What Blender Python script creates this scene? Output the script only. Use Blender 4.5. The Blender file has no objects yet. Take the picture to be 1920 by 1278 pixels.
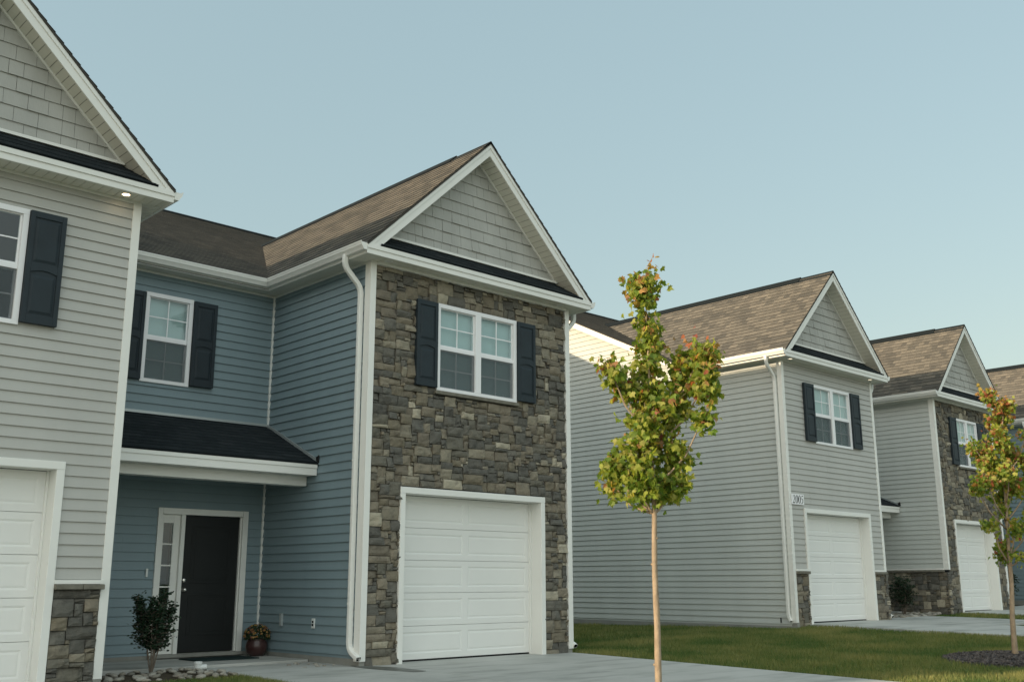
import bpy, bmesh, math, random
from mathutils import Vector, Matrix, noise
import numpy as np

S = bpy.context.scene
COL = S.collection
R_ = math.radians

# ------------------------------------------------------------------ camera
a, b, c = R_(43.266), R_(13.196), R_(-0.096)
fw = Vector((math.sin(a) * math.cos(b), math.cos(a) * math.cos(b), math.sin(b)))
rt = Vector((math.cos(a), -math.sin(a), 0)); up = rt.cross(fw)
r2 = rt * math.cos(c) + up * math.sin(c); u2 = up * math.cos(c) - rt * math.sin(c)
cam = bpy.data.cameras.new('camera'); co = bpy.data.objects.new('camera', cam); COL.objects.link(co)
M = Matrix((r2, u2, -fw)).transposed().to_4x4(); M.translation = (-7.953, -11.321, 1.026)
co.matrix_world = M
cam.sensor_width = 36; cam.lens = 1930.41 / 1920 * 36; cam.clip_end = 3000; cam.clip_start = .05
S.camera = co
# ------------------------------------------------------------------ light
SUN = Vector((-1, .252, .254)).normalized()
EL = math.asin(SUN.z)
W = bpy.data.worlds.new('World'); S.world = W; W.use_nodes = True
nt = W.node_tree; nt.nodes.clear()
sky = nt.nodes.new('ShaderNodeTexSky'); sky.sky_type = 'NISHITA'; sky.sun_disc = False
sky.sun_elevation = EL; sky.sun_rotation = math.atan2(SUN.x, SUN.y)
sky.air_density = 1.5; sky.dust_density = 2.0; sky.ozone_density = 1.0
# even tint over the dome, plus an added street-side glow filling the shaded fronts
def wn(t, **k):
    n = nt.nodes.new(t)
    for q, v in k.items(): setattr(n, q, v)
    return n
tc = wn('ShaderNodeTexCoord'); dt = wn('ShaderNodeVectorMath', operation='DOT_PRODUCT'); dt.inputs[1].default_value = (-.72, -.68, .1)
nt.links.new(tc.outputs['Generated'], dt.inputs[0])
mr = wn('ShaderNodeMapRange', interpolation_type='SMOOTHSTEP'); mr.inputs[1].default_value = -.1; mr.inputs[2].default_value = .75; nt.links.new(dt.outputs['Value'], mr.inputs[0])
sky_fill = wn('ShaderNodeMix', data_type='RGBA'); sky_fill.inputs[6].default_value = (1.46, 2.06, 2.24, 1); sky_fill.inputs[7].default_value = (5.5, 6.0, 5.85, 1); nt.links.new(mr.outputs[0], sky_fill.inputs[0])
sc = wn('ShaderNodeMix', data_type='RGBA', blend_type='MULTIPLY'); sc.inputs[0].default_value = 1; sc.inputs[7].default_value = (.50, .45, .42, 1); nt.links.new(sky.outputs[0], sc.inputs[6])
ad = wn('ShaderNodeMix', data_type='RGBA', blend_type='ADD'); ad.inputs[0].default_value = 1; nt.links.new(sc.outputs[2], ad.inputs[6]); nt.links.new(sky_fill.outputs[2], ad.inputs[7])
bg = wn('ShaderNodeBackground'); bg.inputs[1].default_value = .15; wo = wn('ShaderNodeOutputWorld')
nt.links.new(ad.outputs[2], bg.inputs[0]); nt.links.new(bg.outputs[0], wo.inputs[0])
sl = bpy.data.lights.new('sun', 'SUN'); sl.energy = 4.7; sl.angle = R_(.5); sl.color = (1, .80, .56)
so = bpy.data.objects.new('sun', sl); COL.objects.link(so)
so.rotation_euler = (-SUN).to_track_quat('-Z', 'Y').to_euler(); so.location = (-30, 10, 12)
S.view_settings.view_transform = 'Standard'; S.view_settings.look = 'None'
S.view_settings.exposure = 0.29; S.view_settings.gamma = 1

# ------------------------------------------------------------------ materials
def mat(name, col, rough=.6, spec=.35, metal=0):
    m = bpy.data.materials.new(name); m.use_nodes = True
    p = m.node_tree.nodes['Principled BSDF']
    p.inputs['Base Color'].default_value = (*col, 1); p.inputs['Roughness'].default_value = rough
    p.inputs['Specular IOR Level'].default_value = spec; p.inputs['Metallic'].default_value = metal
    return m
def N(m, t, **k):
    n = m.node_tree.nodes.new(t)
    for q, v in k.items():
        if q in n.inputs: n.inputs[q].default_value = v
        else: setattr(n, q, v)
    return n
def L(m, a, b): m.node_tree.links.new(a, b)
def ramp(m, fac, stops, interp='LINEAR'):
    r = N(m, 'ShaderNodeValToRGB'); e = r.color_ramp.elements; r.color_ramp.interpolation = interp
    while len(e) < len(stops): e.new(.5)
    for x, (p, cc) in zip(e, stops): x.position = p; x.color = (*cc, 1) if len(cc) == 3 else cc
    L(m, fac, r.inputs[0]); return r
def pb(m): return m.node_tree.nodes['Principled BSDF']
def mixc(m, fac, A, B, blend='MIX'):
    x = N(m, 'ShaderNodeMix'); x.data_type = 'RGBA'; x.blend_type = blend
    for s, v in ((0, fac), (6, A), (7, B)):
        if isinstance(v, (int, float)): x.inputs[s].default_value = v
        elif isinstance(v, tuple): x.inputs[s].default_value = (*v, 1)
        else: L(m, v, x.inputs[s])
    return x.outputs[2]
def bump(m, h, strength=.3, dist=.01):
    bn = N(m, 'ShaderNodeBump', Strength=strength, Distance=dist); L(m, h, bn.inputs['Height']); L(m, bn.outputs[0], pb(m).inputs['Normal'])
def coord(m): return N(m, 'ShaderNodeTexCoord').outputs['Object']
def noisy(name, col, rough=.6, spec=.35, var=.12, scale=3., stretch=(1, 1, 1), bmp=0, bscale=40.):
    m = mat(name, col, rough, spec); o = coord(m)
    mp = N(m, 'ShaderNodeMapping'); mp.inputs['Scale'].default_value = stretch; L(m, o, mp.inputs[0])
    n1 = N(m, 'ShaderNodeTexNoise', Scale=scale, Detail=6., Roughness=.6); L(m, mp.outputs[0], n1.inputs['Vector'])
    lo = tuple(x * (1 - var) for x in col); hi = tuple(min(1, x * (1 + var)) for x in col)
    r = ramp(m, n1.outputs[0], [(.3, lo), (.7, hi)]); L(m, r.outputs[0], pb(m).inputs['Base Color'])
    if bmp:
        n2 = N(m, 'ShaderNodeTexNoise', Scale=bscale, Detail=5.); L(m, mp.outputs[0], n2.inputs['Vector']); bump(m, n2.outputs[0], bmp, .01)
    return m
def siding(name, col):
    m = noisy(name, col, .5, .3, .055, 1.6, (1, 1, .25))
    o = coord(m); mp = N(m, 'ShaderNodeMapping'); mp.inputs['Scale'].default_value = (3, 3, 60); L(m, o, mp.inputs[0])
    n2 = N(m, 'ShaderNodeTexNoise', Scale=2., Detail=4.); L(m, mp.outputs[0], n2.inputs['Vector'])
    n3 = N(m, 'ShaderNodeTexNoise', Scale=1.1, Detail=1.); L(m, o, n3.inputs['Vector'])
    ad = N(m, 'ShaderNodeMath', operation='MULTIPLY_ADD'); L(m, n3.outputs[0], ad.inputs[0]); ad.inputs[1].default_value = 3.; L(m, n2.outputs[0], ad.inputs[2])
    bump(m, ad.outputs[0], .1, .005); return m
MT = {}
MT['grey'] = siding('grey vinyl siding', (.445, .442, .412))
MT['cool'] = siding('cool grey vinyl siding', (.50, .52, .49))
MT['blue'] = siding('blue vinyl siding', (.205, .272, .298))
MT['shake'] = noisy('shake siding', (.41, .408, .378), .6, .3, .09, 2.5, (1, 1, .4), .3, 30.)
MT['white'] = noisy('white trim', (.78, .78, .74), .45, .35, .03, 2.)
MT['soffit'] = noisy('vinyl soffit', (.70, .69, .61), .5, .3, .03, 2.)
MT['soffback'] = mat('soffit groove', (.22, .21, .18))
MT['door'] = noisy('white garage door paint', (.76, .76, .73), .45, .35, .025, 1.2)
MT['frame'] = mat('white vinyl window', (.82, .82, .83), .35, .4)
MT['shutter'] = noisy('dark shutter', (.018, .028, .035), .55, .3, .15, 4.)
MT['black'] = noisy('black door paint', (.012, .014, .014), .45, .3, .1, 4.)
MT['conc'] = noisy('foundation concrete', (.26, .26, .235), .85, .2, .12, 4., (1, 1, 1), .3, 60.)
MT['nickel'] = mat('nickel', (.7, .68, .64), .25, .5, 1)
MT['dark'] = mat('dark interior', (.02, .022, .022), .9, .1)
MT['flash'] = mat('aluminium flashing', (.42, .46, .46), .4, .5, .4)
MT['plastic'] = mat('white plastic', (.7, .72, .7), .45, .35)
MT['rubber'] = mat('black rubber', (.02, .02, .02), .7, .2)
MT['blind'] = mat('window blind', (.62, .66, .64), .6, .25)
MT['warm'] = mat('ceiling', (.5, .5, .48), .8)
# shingles
def shingle(name, stops):
    m = mat(name, (.1, .1, .1), .95, .15)
    uv = N(m, 'ShaderNodeTexCoord').outputs['UV']
    br = N(m, 'ShaderNodeTexBrick', Scale=1.0); br.inputs['Color1'].default_value = (0, 0, 0, 1); br.inputs['Color2'].default_value = (1, 1, 1, 1)
    br.inputs['Mortar'].default_value = (.0, .0, .0, 1); br.inputs['Mortar Size'].default_value = .002; br.inputs['Brick Width'].default_value = .15
    br.inputs['Row Height'].default_value = .14; br.offset = .37; br.offset_frequency = 2; br.squash = 1.45; br.squash_frequency = 3
    L(m, uv, br.inputs['Vector'])
    n = N(m, 'ShaderNodeTexNoise', Scale=170., Detail=3., Roughness=.8); L(m, uv, n.inputs['Vector'])
    n2 = N(m, 'ShaderNodeTexNoise', Scale=1.3, Detail=3.); L(m, uv, n2.inputs['Vector'])
    ma = N(m, 'ShaderNodeMath', operation='MULTIPLY_ADD'); L(m, br.outputs['Color'], ma.inputs[0]); ma.inputs[1].default_value = .6
    mb_ = N(m, 'ShaderNodeMath', operation='MULTIPLY_ADD'); L(m, n.outputs[0], mb_.inputs[0]); mb_.inputs[1].default_value = .55; 
    mc = N(m, 'ShaderNodeMath', operation='MULTIPLY_ADD'); L(m, n2.outputs[0], mc.inputs[0]); mc.inputs[1].default_value = .3; mc.inputs[2].default_value = -.25
    L(m, mc.outputs[0], mb_.inputs[2]); L(m, mb_.outputs[0], ma.inputs[2])
    r = ramp(m, ma.outputs[0], stops); L(m, r.outputs[0], pb(m).inputs['Base Color'])
    pb(m).inputs['Diffuse Roughness'].default_value = 1.
    bump(m, ma.outputs[0], .7, .012); return m
MT['shingle'] = shingle('architectural shingles', [(0, (.055, .056, .053)), (.42, (.115, .107, .092)), (.78, (.165, .150, .125)), (1, (.27, .24, .195))])
MT['shinglek'] = shingle('charcoal shingles', [(0, (.010, .014, .016)), (.5, (.015, .020, .023)), (1, (.028, .033, .036))])
# stone
def stone():
    m = mat('ledge stone veneer', (.2, .2, .2), .85, .25)
    g = N(m, 'ShaderNodeNewGeometry'); o = coord(m)
    r = ramp(m, g.outputs['Random Per Island'], [(0, (.115, .11, .095)), (.14, (.15, .14, .112)), (.28, (.19, .165, .12)), (.4, (.13, .125, .108)), (.5, (.23, .20, .15)), (.6, (.15, .142, .12)), (.7, (.235, .21, .16)), (.8, (.18, .157, .12)), (.9, (.28, .25, .19)), (.96, (.40, .36, .275))], 'CONSTANT')
    n = N(m, 'ShaderNodeTexNoise', Scale=9., Detail=8., Roughness=.65); L(m, o, n.inputs['Vector'])
    r1 = ramp(m, n.outputs[0], [(.3, (.62, .62, .64)), (.5, (1, 1, 1)), (.72, (1.0, 1.0, 1.0))])
    cc = mixc(m, 1., r.outputs[0], r1.outputs[0], 'MULTIPLY')
    n3 = N(m, 'ShaderNodeTexNoise', Scale=16., Detail=5., Roughness=.7); L(m, o, n3.inputs['Vector'])
    r3 = ramp(m, n3.outputs[0], [(.6, (0, 0, 0)), (.78, (.55, .55, .55))])
    cc = mixc(m, r3.outputs[0], cc, (.30, .28, .23))
    L(m, cc, pb(m).inputs['Base Color'])
    n2 = N(m, 'ShaderNodeTexNoise', Scale=28., Detail=8., Roughness=.7); L(m, o, n2.inputs['Vector']); bump(m, n2.outputs[0], .7, .02)
    return m
MT['stone'] = stone()
MT['mortar'] = mat('stone joint', (.05, .05, .045), .95, .1)
MT['cap'] = noisy('stone cap', (.17, .16, .13), .85, .2, .25, 9., (1, 1, 1), .5, 30.)
# glass: real clear pane that reflects
def glass():
    m = bpy.data.materials.new('window glass'); m.use_nodes = True; t = m.node_tree; t.nodes.clear()
    f = t.nodes.new('ShaderNodeFresnel'); f.inputs[0].default_value = 1.5
    g = t.nodes.new('ShaderNodeBsdfGlossy'); g.inputs['Roughness'].default_value = .01; g.inputs['Color'].default_value = (.95, 1, 1, 1)
    x = t.nodes.new('ShaderNodeBsdfTransparent'); x.inputs[0].default_value = (.90, .97, .98, 1)
    mm = t.nodes.new('ShaderNodeMath'); mm.operation = 'MULTIPLY_ADD'; mm.inputs[1].default_value = 1.5; mm.inputs[2].default_value = .01
    mx = t.nodes.new('ShaderNodeMixShader'); o = t.nodes.new('ShaderNodeOutputMaterial')
    n = t.nodes.new('ShaderNodeTexNoise'); n.inputs['Scale'].default_value = 1.5
    bn = t.nodes.new('ShaderNodeBump'); bn.inputs['Strength'].default_value = .02; bn.inputs['Distance'].default_value = .01
    t.links.new(n.outputs[0], bn.inputs['Height']); t.links.new(bn.outputs[0], g.inputs['Normal'])
    t.links.new(f.outputs[0], mm.inputs[0]); ge = t.nodes.new('ShaderNodeNewGeometry'); iv = t.nodes.new('ShaderNodeMath'); iv.operation = 'SUBTRACT'; iv.inputs[0].default_value = 1; t.links.new(ge.outputs['Backfacing'], iv.inputs[1])
    mu = t.nodes.new('ShaderNodeMath'); mu.operation = 'MULTIPLY'; t.links.new(mm.outputs[0], mu.inputs[0]); t.links.new(iv.outputs[0], mu.inputs[1])
    t.links.new(mu.outputs[0], mx.inputs[0]); t.links.new(x.outputs[0], mx.inputs[1]); t.links.new(g.outputs[0], mx.inputs[2]); t.links.new(mx.outputs[0], o.inputs[0]); return m
MT['glass'] = glass()
def screen():
    m = bpy.data.materials.new('insect screen mesh'); m.use_nodes = True; t = m.node_tree; t.nodes.clear()
    d = t.nodes.new('ShaderNodeBsdfDiffuse'); d.inputs[0].default_value = (.12, .14, .15, 1)
    x = t.nodes.new('ShaderNodeBsdfTransparent'); mx = t.nodes.new('ShaderNodeMixShader'); mx.inputs[0].default_value = .38
    o = t.nodes.new('ShaderNodeOutputMaterial'); t.links.new(x.outputs[0], mx.inputs[1]); t.links.new(d.outputs[0], mx.inputs[2]); t.links.new(mx.outputs[0], o.inputs[0]); return m
MT['screen'] = screen()
def emis(name, col, s):
    m = mat(name, col); pb(m).inputs['Emission Color'].default_value = (*col, 1); pb(m).inputs['Emission Strength'].default_value = s; return m
MT['lamp'] = emis('lit lamp', (1, .76, .46), 8.); MT['dimlamp'] = emis('dim lit lamp', (1, .85, .62), 1.2)
def attrmat(name, transl=.5, rough=.5):
    m = bpy.data.materials.new(name); m.use_nodes = True; t = m.node_tree; p = pb(m)
    at = N(m, 'ShaderNodeAttribute'); at.attribute_name = 'col'
    L(m, at.outputs['Color'], p.inputs['Base Color']); p.inputs['Roughness'].default_value = rough; p.inputs['Specular IOR Level'].default_value = .3
    if transl:
        tr = N(m, 'ShaderNodeBsdfTranslucent'); L(m, mixc(m, 1., at.outputs['Color'], (1.5, 1.4, .7), 'MULTIPLY'), tr.inputs[0])
        mx = N(m, 'ShaderNodeMixShader'); mx.inputs[0].default_value = transl
        L(m, p.outputs[0], mx.inputs[1]); L(m, tr.outputs[0], mx.inputs[2]); L(m, mx.outputs[0], t.nodes['Material Output'].inputs[0])
    return m
MT['leaf'] = attrmat('maple leaf'); MT['darkleaf'] = attrmat('shrub leaf', .15, .35); MT['blade'] = attrmat('grass blade', .25, .6)
MT['bark'] = noisy('young maple bark', (.30, .235, .165), .85, .2, .3, 14., (1, 1, .5), .6, 40.)
MT['twig'] = noisy('shrub stem', (.17, .14, .11), .85, .2, .2, 14.)
MT['rock'] = None
def rockm():
    m = mat('river rock', (.3, .3, .3), .8, .3); o = coord(m); oi = N(m, 'ShaderNodeObjectInfo')
    r = ramp(m, oi.outputs['Random'], [(0, (.20, .19, .16)), (.3, (.34, .31, .25)), (.55, (.42, .40, .35)), (.8, (.25, .22, .18)), (1, (.5, .48, .42))])
    n = N(m, 'ShaderNodeTexNoise', Scale=18., Detail=6.); L(m, o, n.inputs['Vector'])
    L(m, mixc(m, .5, r.outputs[0], ramp(m, n.outputs[0], [(.35, (.35, .33, .3)), (.65, (1, 1, 1))]).outputs[0], 'MULTIPLY'), pb(m).inputs['Base Color'])
    bump(m, n.outputs[0], .4, .01); return m
MT['rock'] = rockm()
MT['pot'] = mat('dark red glazed pot', (.05, .022, .02), .3, .5)
MT['soil'] = noisy('bare soil', (.075, .06, .042), .95, .1, .4, 8., (1, 1, 1), .8, 40.)
MT['mulch'] = noisy('dark mulch', (.06, .055, .055), .95, .1, .6, 30., (1, 1, 1), 1., 60.)
MT['mat'] = noisy('doormat', (.02, .035, .035), .95, .1, .3, 30.)
def concm():
    m = mat('driveway concrete', (.4, .4, .38), .8, .25); o = coord(m)
    n = N(m, 'ShaderNodeTexNoise', Scale=.7, Detail=8., Roughness=.6); L(m, o, n.inputs['Vector'])
    r = ramp(m, n.outputs[0], [(.3, (.34, .345, .32)), (.5, (.43, .43, .40)), (.75, (.48, .48, .45))])
    mp = N(m, 'ShaderNodeMapping'); mp.inputs['Scale'].default_value = (.4, 2.2, 1); L(m, o, mp.inputs[0])
    n2 = N(m, 'ShaderNodeTexNoise', Scale=1.6, Detail=5., Roughness=.6); L(m, mp.outputs[0], n2.inputs['Vector'])
    r2_ = ramp(m, n2.outputs[0], [(.36, (.55, .57, .55)), (.5, (1, 1, 1))])
    L(m, mixc(m, .55, r.outputs[0], r2_.outputs[0], 'MULTIPLY'), pb(m).inputs['Base Color'])
    n3 = N(m, 'ShaderNodeTexNoise', Scale=120., Detail=3.); L(m, o, n3.inputs['Vector']); bump(m, n3.outputs[0], .25, .004); return m
MT['drive'] = concm()
def grassm():
    m = mat('lawn', (.06, .09, .03), .9, .15); o = coord(m)
    n = N(m, 'ShaderNodeTexNoise', Scale=1.1, Detail=7., Roughness=.65); L(m, o, n.inputs['Vector'])
    r = ramp(m, n.outputs[0], [(.3, (.045, .075, .018)), (.5, (.07, .10, .026)), (.7, (.12, .125, .045))])
    n2 = N(m, 'ShaderNodeTexNoise', Scale=45., Detail=5., Roughness=.8); L(m, o, n2.inputs['Vector'])
    L(m, mixc(m, .8, r.outputs[0], ramp(m, n2.outputs[0], [(.35, (.5, .5, .5)), (.65, (1.3, 1.3, 1.3))]).outputs[0], 'MULTIPLY'), pb(m).inputs['Base Color'])
    bump(m, n2.outputs[0], 1., .04); return m
MT['lawn'] = grassm()
MT['asphalt'] = noisy('asphalt', (.05, .05, .052), .9, .2, .2, 60., (1, 1, 1), .3, 120.)

# ------------------------------------------------------------------ mesh helpers
def V3(*q): return Vector(q)
class MB:
    def __init__(s): s.v = []; s.f = []; s.m = []; s.uv = []; s.c = []
    def poly(s, pts, m=0, uv=None, col=None):
        i = len(s.v); s.v += [tuple(p) for p in pts]; s.f.append(tuple(range(i, i + len(pts)))); s.m.append(m)
        s.uv.append(uv if uv else [(0, 0)] * len(pts)); s.c.append(col)
    def faces(s, vs, fs, m=0, col=None):
        i = len(s.v); s.v += [tuple(p) for p in vs]
        for f in fs: s.f.append(tuple(i + k for k in f)); s.m.append(m); s.uv.append([(0, 0)] * len(f)); s.c.append(col)
    def box(s, x0, x1, y0, y1, z0, z1, m=0):
        v = [(x, y, z) for x in (x0, x1) for y in (y0, y1) for z in (z0, z1)]
        s.faces(v, [(0, 1, 3, 2), (4, 6, 7, 5), (0, 4, 5, 1), (2, 3, 7, 6), (0, 2, 6, 4), (1, 5, 7, 3)], m)
    def prism(s, pts, d, m=0):
        n = len(pts); d = Vector(d); A = [Vector(p) for p in pts]; B = [p + d for p in A]
        s.faces(A + B, [tuple(range(n))[::-1], tuple(range(n, 2 * n))] + [(i, (i + 1) % n, n + (i + 1) % n, n + i) for i in range(n)], m)
    def tube(s, pts, rad, n=10, m=0, sec=None, cap=True):
        pts = [Vector(p) for p in pts]
        if not isinstance(rad, (list, tuple)): rad = [rad] * len(pts)
        t = (pts[1] - pts[0]).normalized(); ref = Vector((0, 1, 0)) if abs(t.y) < .9 else Vector((1, 0, 0))
        u = t.cross(ref).normalized(); w = t.cross(u)
        if sec is None: sec = [(math.cos(k * 2 * math.pi / n), math.sin(k * 2 * math.pi / n)) for k in range(n)]
        n = len(sec); rings = []
        for i, p in enumerate(pts):
            d = ((pts[min(i + 1, len(pts) - 1)] - pts[max(i - 1, 0)])).normalized()
            u = (u - d * u.dot(d)).normalized(); w = d.cross(u)
            rings += [p + (u * a_ + w * b_) * rad[i] for a_, b_ in sec]
        fs = [(i * n + k, i * n + (k + 1) % n, (i + 1) * n + (k + 1) % n, (i + 1) * n + k) for i in range(len(pts) - 1) for k in range(n)]
        if cap: fs += [tuple(range(n))[::-1], tuple(range((len(pts) - 1) * n, len(pts) * n))]
        s.faces(rings, fs, m)
    def lathe(s, prof, n=24, m=0, c=(0, 0, 0)):
        vs = [(c[0] + r * math.cos(2 * math.pi * k / n), c[1] + r * math.sin(2 * math.pi * k / n), c[2] + z) for r, z in prof for k in range(n)]
        s.faces(vs, [(i * n + k, i * n + (k + 1) % n, (i + 1) * n + (k + 1) % n, (i + 1) * n + k) for i in range(len(prof) - 1) for k in range(n)], m)
    def build(s, name, mats, parent=None, smooth=False, bevel=0, loc=None):
        me = bpy.data.meshes.new(name); me.from_pydata(s.v, [], s.f)
        if not isinstance(mats, (list, tuple)): mats = [mats]
        for q in mats: me.materials.append(MT[q] if isinstance(q, str) else q)
        me.polygons.foreach_set('material_index', s.m)
        if any(u[0] != u[1] for u in s.uv):
            l = me.uv_layers.new(name='UVMap'); l.data.foreach_set('uv', [x for u in s.uv for p in u for x in p])
        if any(q is not None for q in s.c):
            ca = me.color_attributes.new('col', 'FLOAT_COLOR', 'CORNER'); arr = []
            for f, q in zip(s.f, s.c): arr += list((*(q or (0, 0, 0)), 1)) * len(f)
            ca.data.foreach_set('color', arr)
        if smooth: me.polygons.foreach_set('use_smooth', [True] * len(s.f))
        me.update()
        o = bpy.data.objects.new(name, me); COL.objects.link(o)
        if parent: o.parent = parent
        if loc: o.location = loc
        if bevel:
            bmo = o.modifiers.new('bevel', 'BEVEL'); bmo.width = bevel; bmo.segments = 2; bmo.limit_method = 'ANGLE'; bmo.angle_limit = R_(50)
        return o
def tag(o, label=None, cat=None, group=None, kind=None):
    for k, v in (('label', label), ('category', cat), ('group', group), ('kind', kind)):
        if v: o[k] = v
    return o
def empty(name, loc, label, cat, group=None):
    o = bpy.data.objects.new(name, None); COL.objects.link(o); o.location = loc; o.empty_display_size = .3
    return tag(o, label, cat, group)
def clip(P, n, d):  # keep n.p<=d
    out = []
    for i in range(len(P)):
        A, B = P[i], P[(i + 1) % len(P)]
        da = n[0] * A[0] + n[1] * A[1] - d; db = n[0] * B[0] + n[1] * B[1] - d
        if da <= 1e-9: out.append(A)
        if (da < -1e-9 and db > 1e-9) or (da > 1e-9 and db < -1e-9):
            t = da / (da - db); out.append((A[0] + (B[0] - A[0]) * t, A[1] + (B[1] - A[1]) * t))
    return out if len(out) >= 3 else []
def subrect(P, h):
    u0, u1, v0, v1 = h; out = []
    us = [p[0] for p in P]; vs = [p[1] for p in P]
    if max(us) <= u0 or min(us) >= u1 or max(vs) <= v0 or min(vs) >= v1: return [P]
    out.append(clip(P, (1, 0), u0)); out.append(clip(P, (-1, 0), -u1))
    mid = clip(clip(P, (-1, 0), -u0), (1, 0), u1)
    if mid: out.append(clip(mid, (0, 1), v0)); out.append(clip(mid, (0, -1), -v1))
    return [q for q in out if q]
def lap(mb, O, U, V, polys, e, th, holes=(), m=0, start=0., jit=None, base=0., seam=0):
    O, U, V = Vector(O), Vector(U), Vector(V); Nn = U.cross(V)
    rr = random.Random(5)
    for P in polys:
        v0 = min(p[1] for p in P); v1 = max(p[1] for p in P)
        k = math.floor((v0 - start) / e)
        while start + k * e < v1 - 1e-6:
            a0 = start + k * e; a1 = a0 + e
            Q = clip(clip(P, (0, -1), -a0), (0, 1), a1)
            if Q:
                segs = [Q]
                if jit:
                    segs = []; uu = min(p[0] for p in Q) - rr.random() * .2; um = max(p[0] for p in Q)
                    while uu < um:
                        w = rr.choice(jit); s_ = clip(clip(Q, (-1, 0), -(uu + .002)), (1, 0), uu + w - .002)
                        if s_: segs.append(s_)
                        uu += w
                if seam: ph_ = random.Random(k // 2 * 7 + 3).uniform(0, seam)
                if seam:
                    segs = []; uu = min(p[0] for p in Q) - seam + (ph_ - min(p[0] for p in Q)) % seam; um = max(p[0] for p in Q)
                    while uu < um:
                        s_ = clip(clip(Q, (-1, 0), -uu), (1, 0), uu + seam)
                        if s_: segs.append(s_)
                        uu += seam
                for si, Q in enumerate(segs):
                    Qs = [Q]; t2 = th * (1 + (rr.uniform(-.35, .35) if jit else (.14 * (si % 2) if seam else 0)))
                    for h in holes: Qs = [z for q in Qs for z in subrect(q, h)]
                    for q in Qs:
                        f = lambda p: O + U * p[0] + V * p[1] + Nn * (base + t2 * (1 - (p[1] - a0) / e))
                        mb.poly([f(p) for p in q], m, [p for p in q])
                        for i in range(len(q)):
                            A, B = q[i], q[(i + 1) % len(q)]
                            if abs(A[1] - a0) < 1e-6 and abs(B[1] - a0) < 1e-6:
                                mb.poly([f(A), O + U * A[0] + V * A[1] + Nn * (base - .001), O + U * B[0] + V * B[1] + Nn * (base - .001), f(B)], m, [A, A, B, B])
                            elif (jit or seam) and abs(A[0] - B[0]) < 1e-6:
                                mb.poly([f(A), f(B), O + U * B[0] + V * B[1], O + U * A[0] + V * A[1]], m)
            k += 1
def boards(mb, O, U, V, P, w=.1, gap=.006, m=0, mb_i=1, th=.005):
    O, U, V = Vector(O), Vector(U), Vector(V); Nn = U.cross(V)
    u0 = min(p[0] for p in P); u1 = max(p[0] for p in P); k = math.floor(u0 / w)
    while k * w < u1:
        Q = clip(clip(P, (-1, 0), -(k * w)), (1, 0), (k + 1) * w - gap)
        if Q:
            mb.prism([O + U * p[0] + V * p[1] for p in Q], Nn * th, m)
        k += 1
    mb.prism([O + U * p[0] + V * p[1] - Nn * .001 for p in P], -Nn * .01, mb_i)
def slabrect(mb, O, U, V, u0, u1, v0, v1, holes, t, m=0):
    # solid wall behind the cladding, cut round the openings; thickness goes inward
    O, U, V = Vector(O), Vector(U), Vector(V); Nn = U.cross(V)
    us = sorted(set([u0, u1] + [x for h in holes for x in h[:2] if u0 < x < u1])); vs = sorted(set([v0, v1] + [x for h in holes for x in h[2:] if v0 < x < v1]))
    for i in range(len(us) - 1):
        for j in range(len(vs) - 1):
            cu, cv = (us[i] + us[i + 1]) / 2, (vs[j] + vs[j + 1]) / 2
            if any(h[0] < cu < h[1] and h[2] < cv < h[3] for h in holes): continue
            mb.prism([O + U * a_ + V * b_ for a_, b_ in ((us[i], vs[j]), (us[i + 1], vs[j]), (us[i + 1], vs[j + 1]), (us[i], vs[j + 1]))], -Nn * t, m)
def sweep(mb, prof, path, m=0):
    n = len(path); dirs = []
    for i in range(n - 1):
        d = Vector((path[i + 1][0] - path[i][0], path[i + 1][1] - path[i][1])).normalized(); dirs.append(Vector((d.y, -d.x)))
    rings = []
    for i in range(n):
        A = dirs[max(i - 1, 0)]; B = dirs[min(i, n - 2)]; mt = (A + B) / (1 + A.dot(B))
        rings += [(path[i][0] + mt.x * d, path[i][1] + mt.y * d, z) for d, z in prof]
    k = len(prof)
    fs = [(i * k + j, i * k + (j + 1) % k, (i + 1) * k + (j + 1) % k, (i + 1) * k + j) for i in range(n - 1) for j in range(k)]
    fs += [tuple(range(k))[::-1], tuple(range((n - 1) * k, n * k))]
    mb.faces(rings, fs, m)
def fillet(pts, r, n=5):
    pts = [Vector(p) for p in pts]; out = [pts[0]]
    for i in range(1, len(pts) - 1):
        A = (pts[i - 1] - pts[i]); B = (pts[i + 1] - pts[i]); q = min(r, A.length / 2.05, B.length / 2.05)
        A = pts[i] + A.normalized() * q; B = pts[i] + B.normalized() * q
        for k in range(n + 1):
            t = k / n; out.append(A * (1 - t) ** 2 + pts[i] * 2 * t * (1 - t) + B * t * t)
    out.append(pts[-1]); return out
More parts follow.
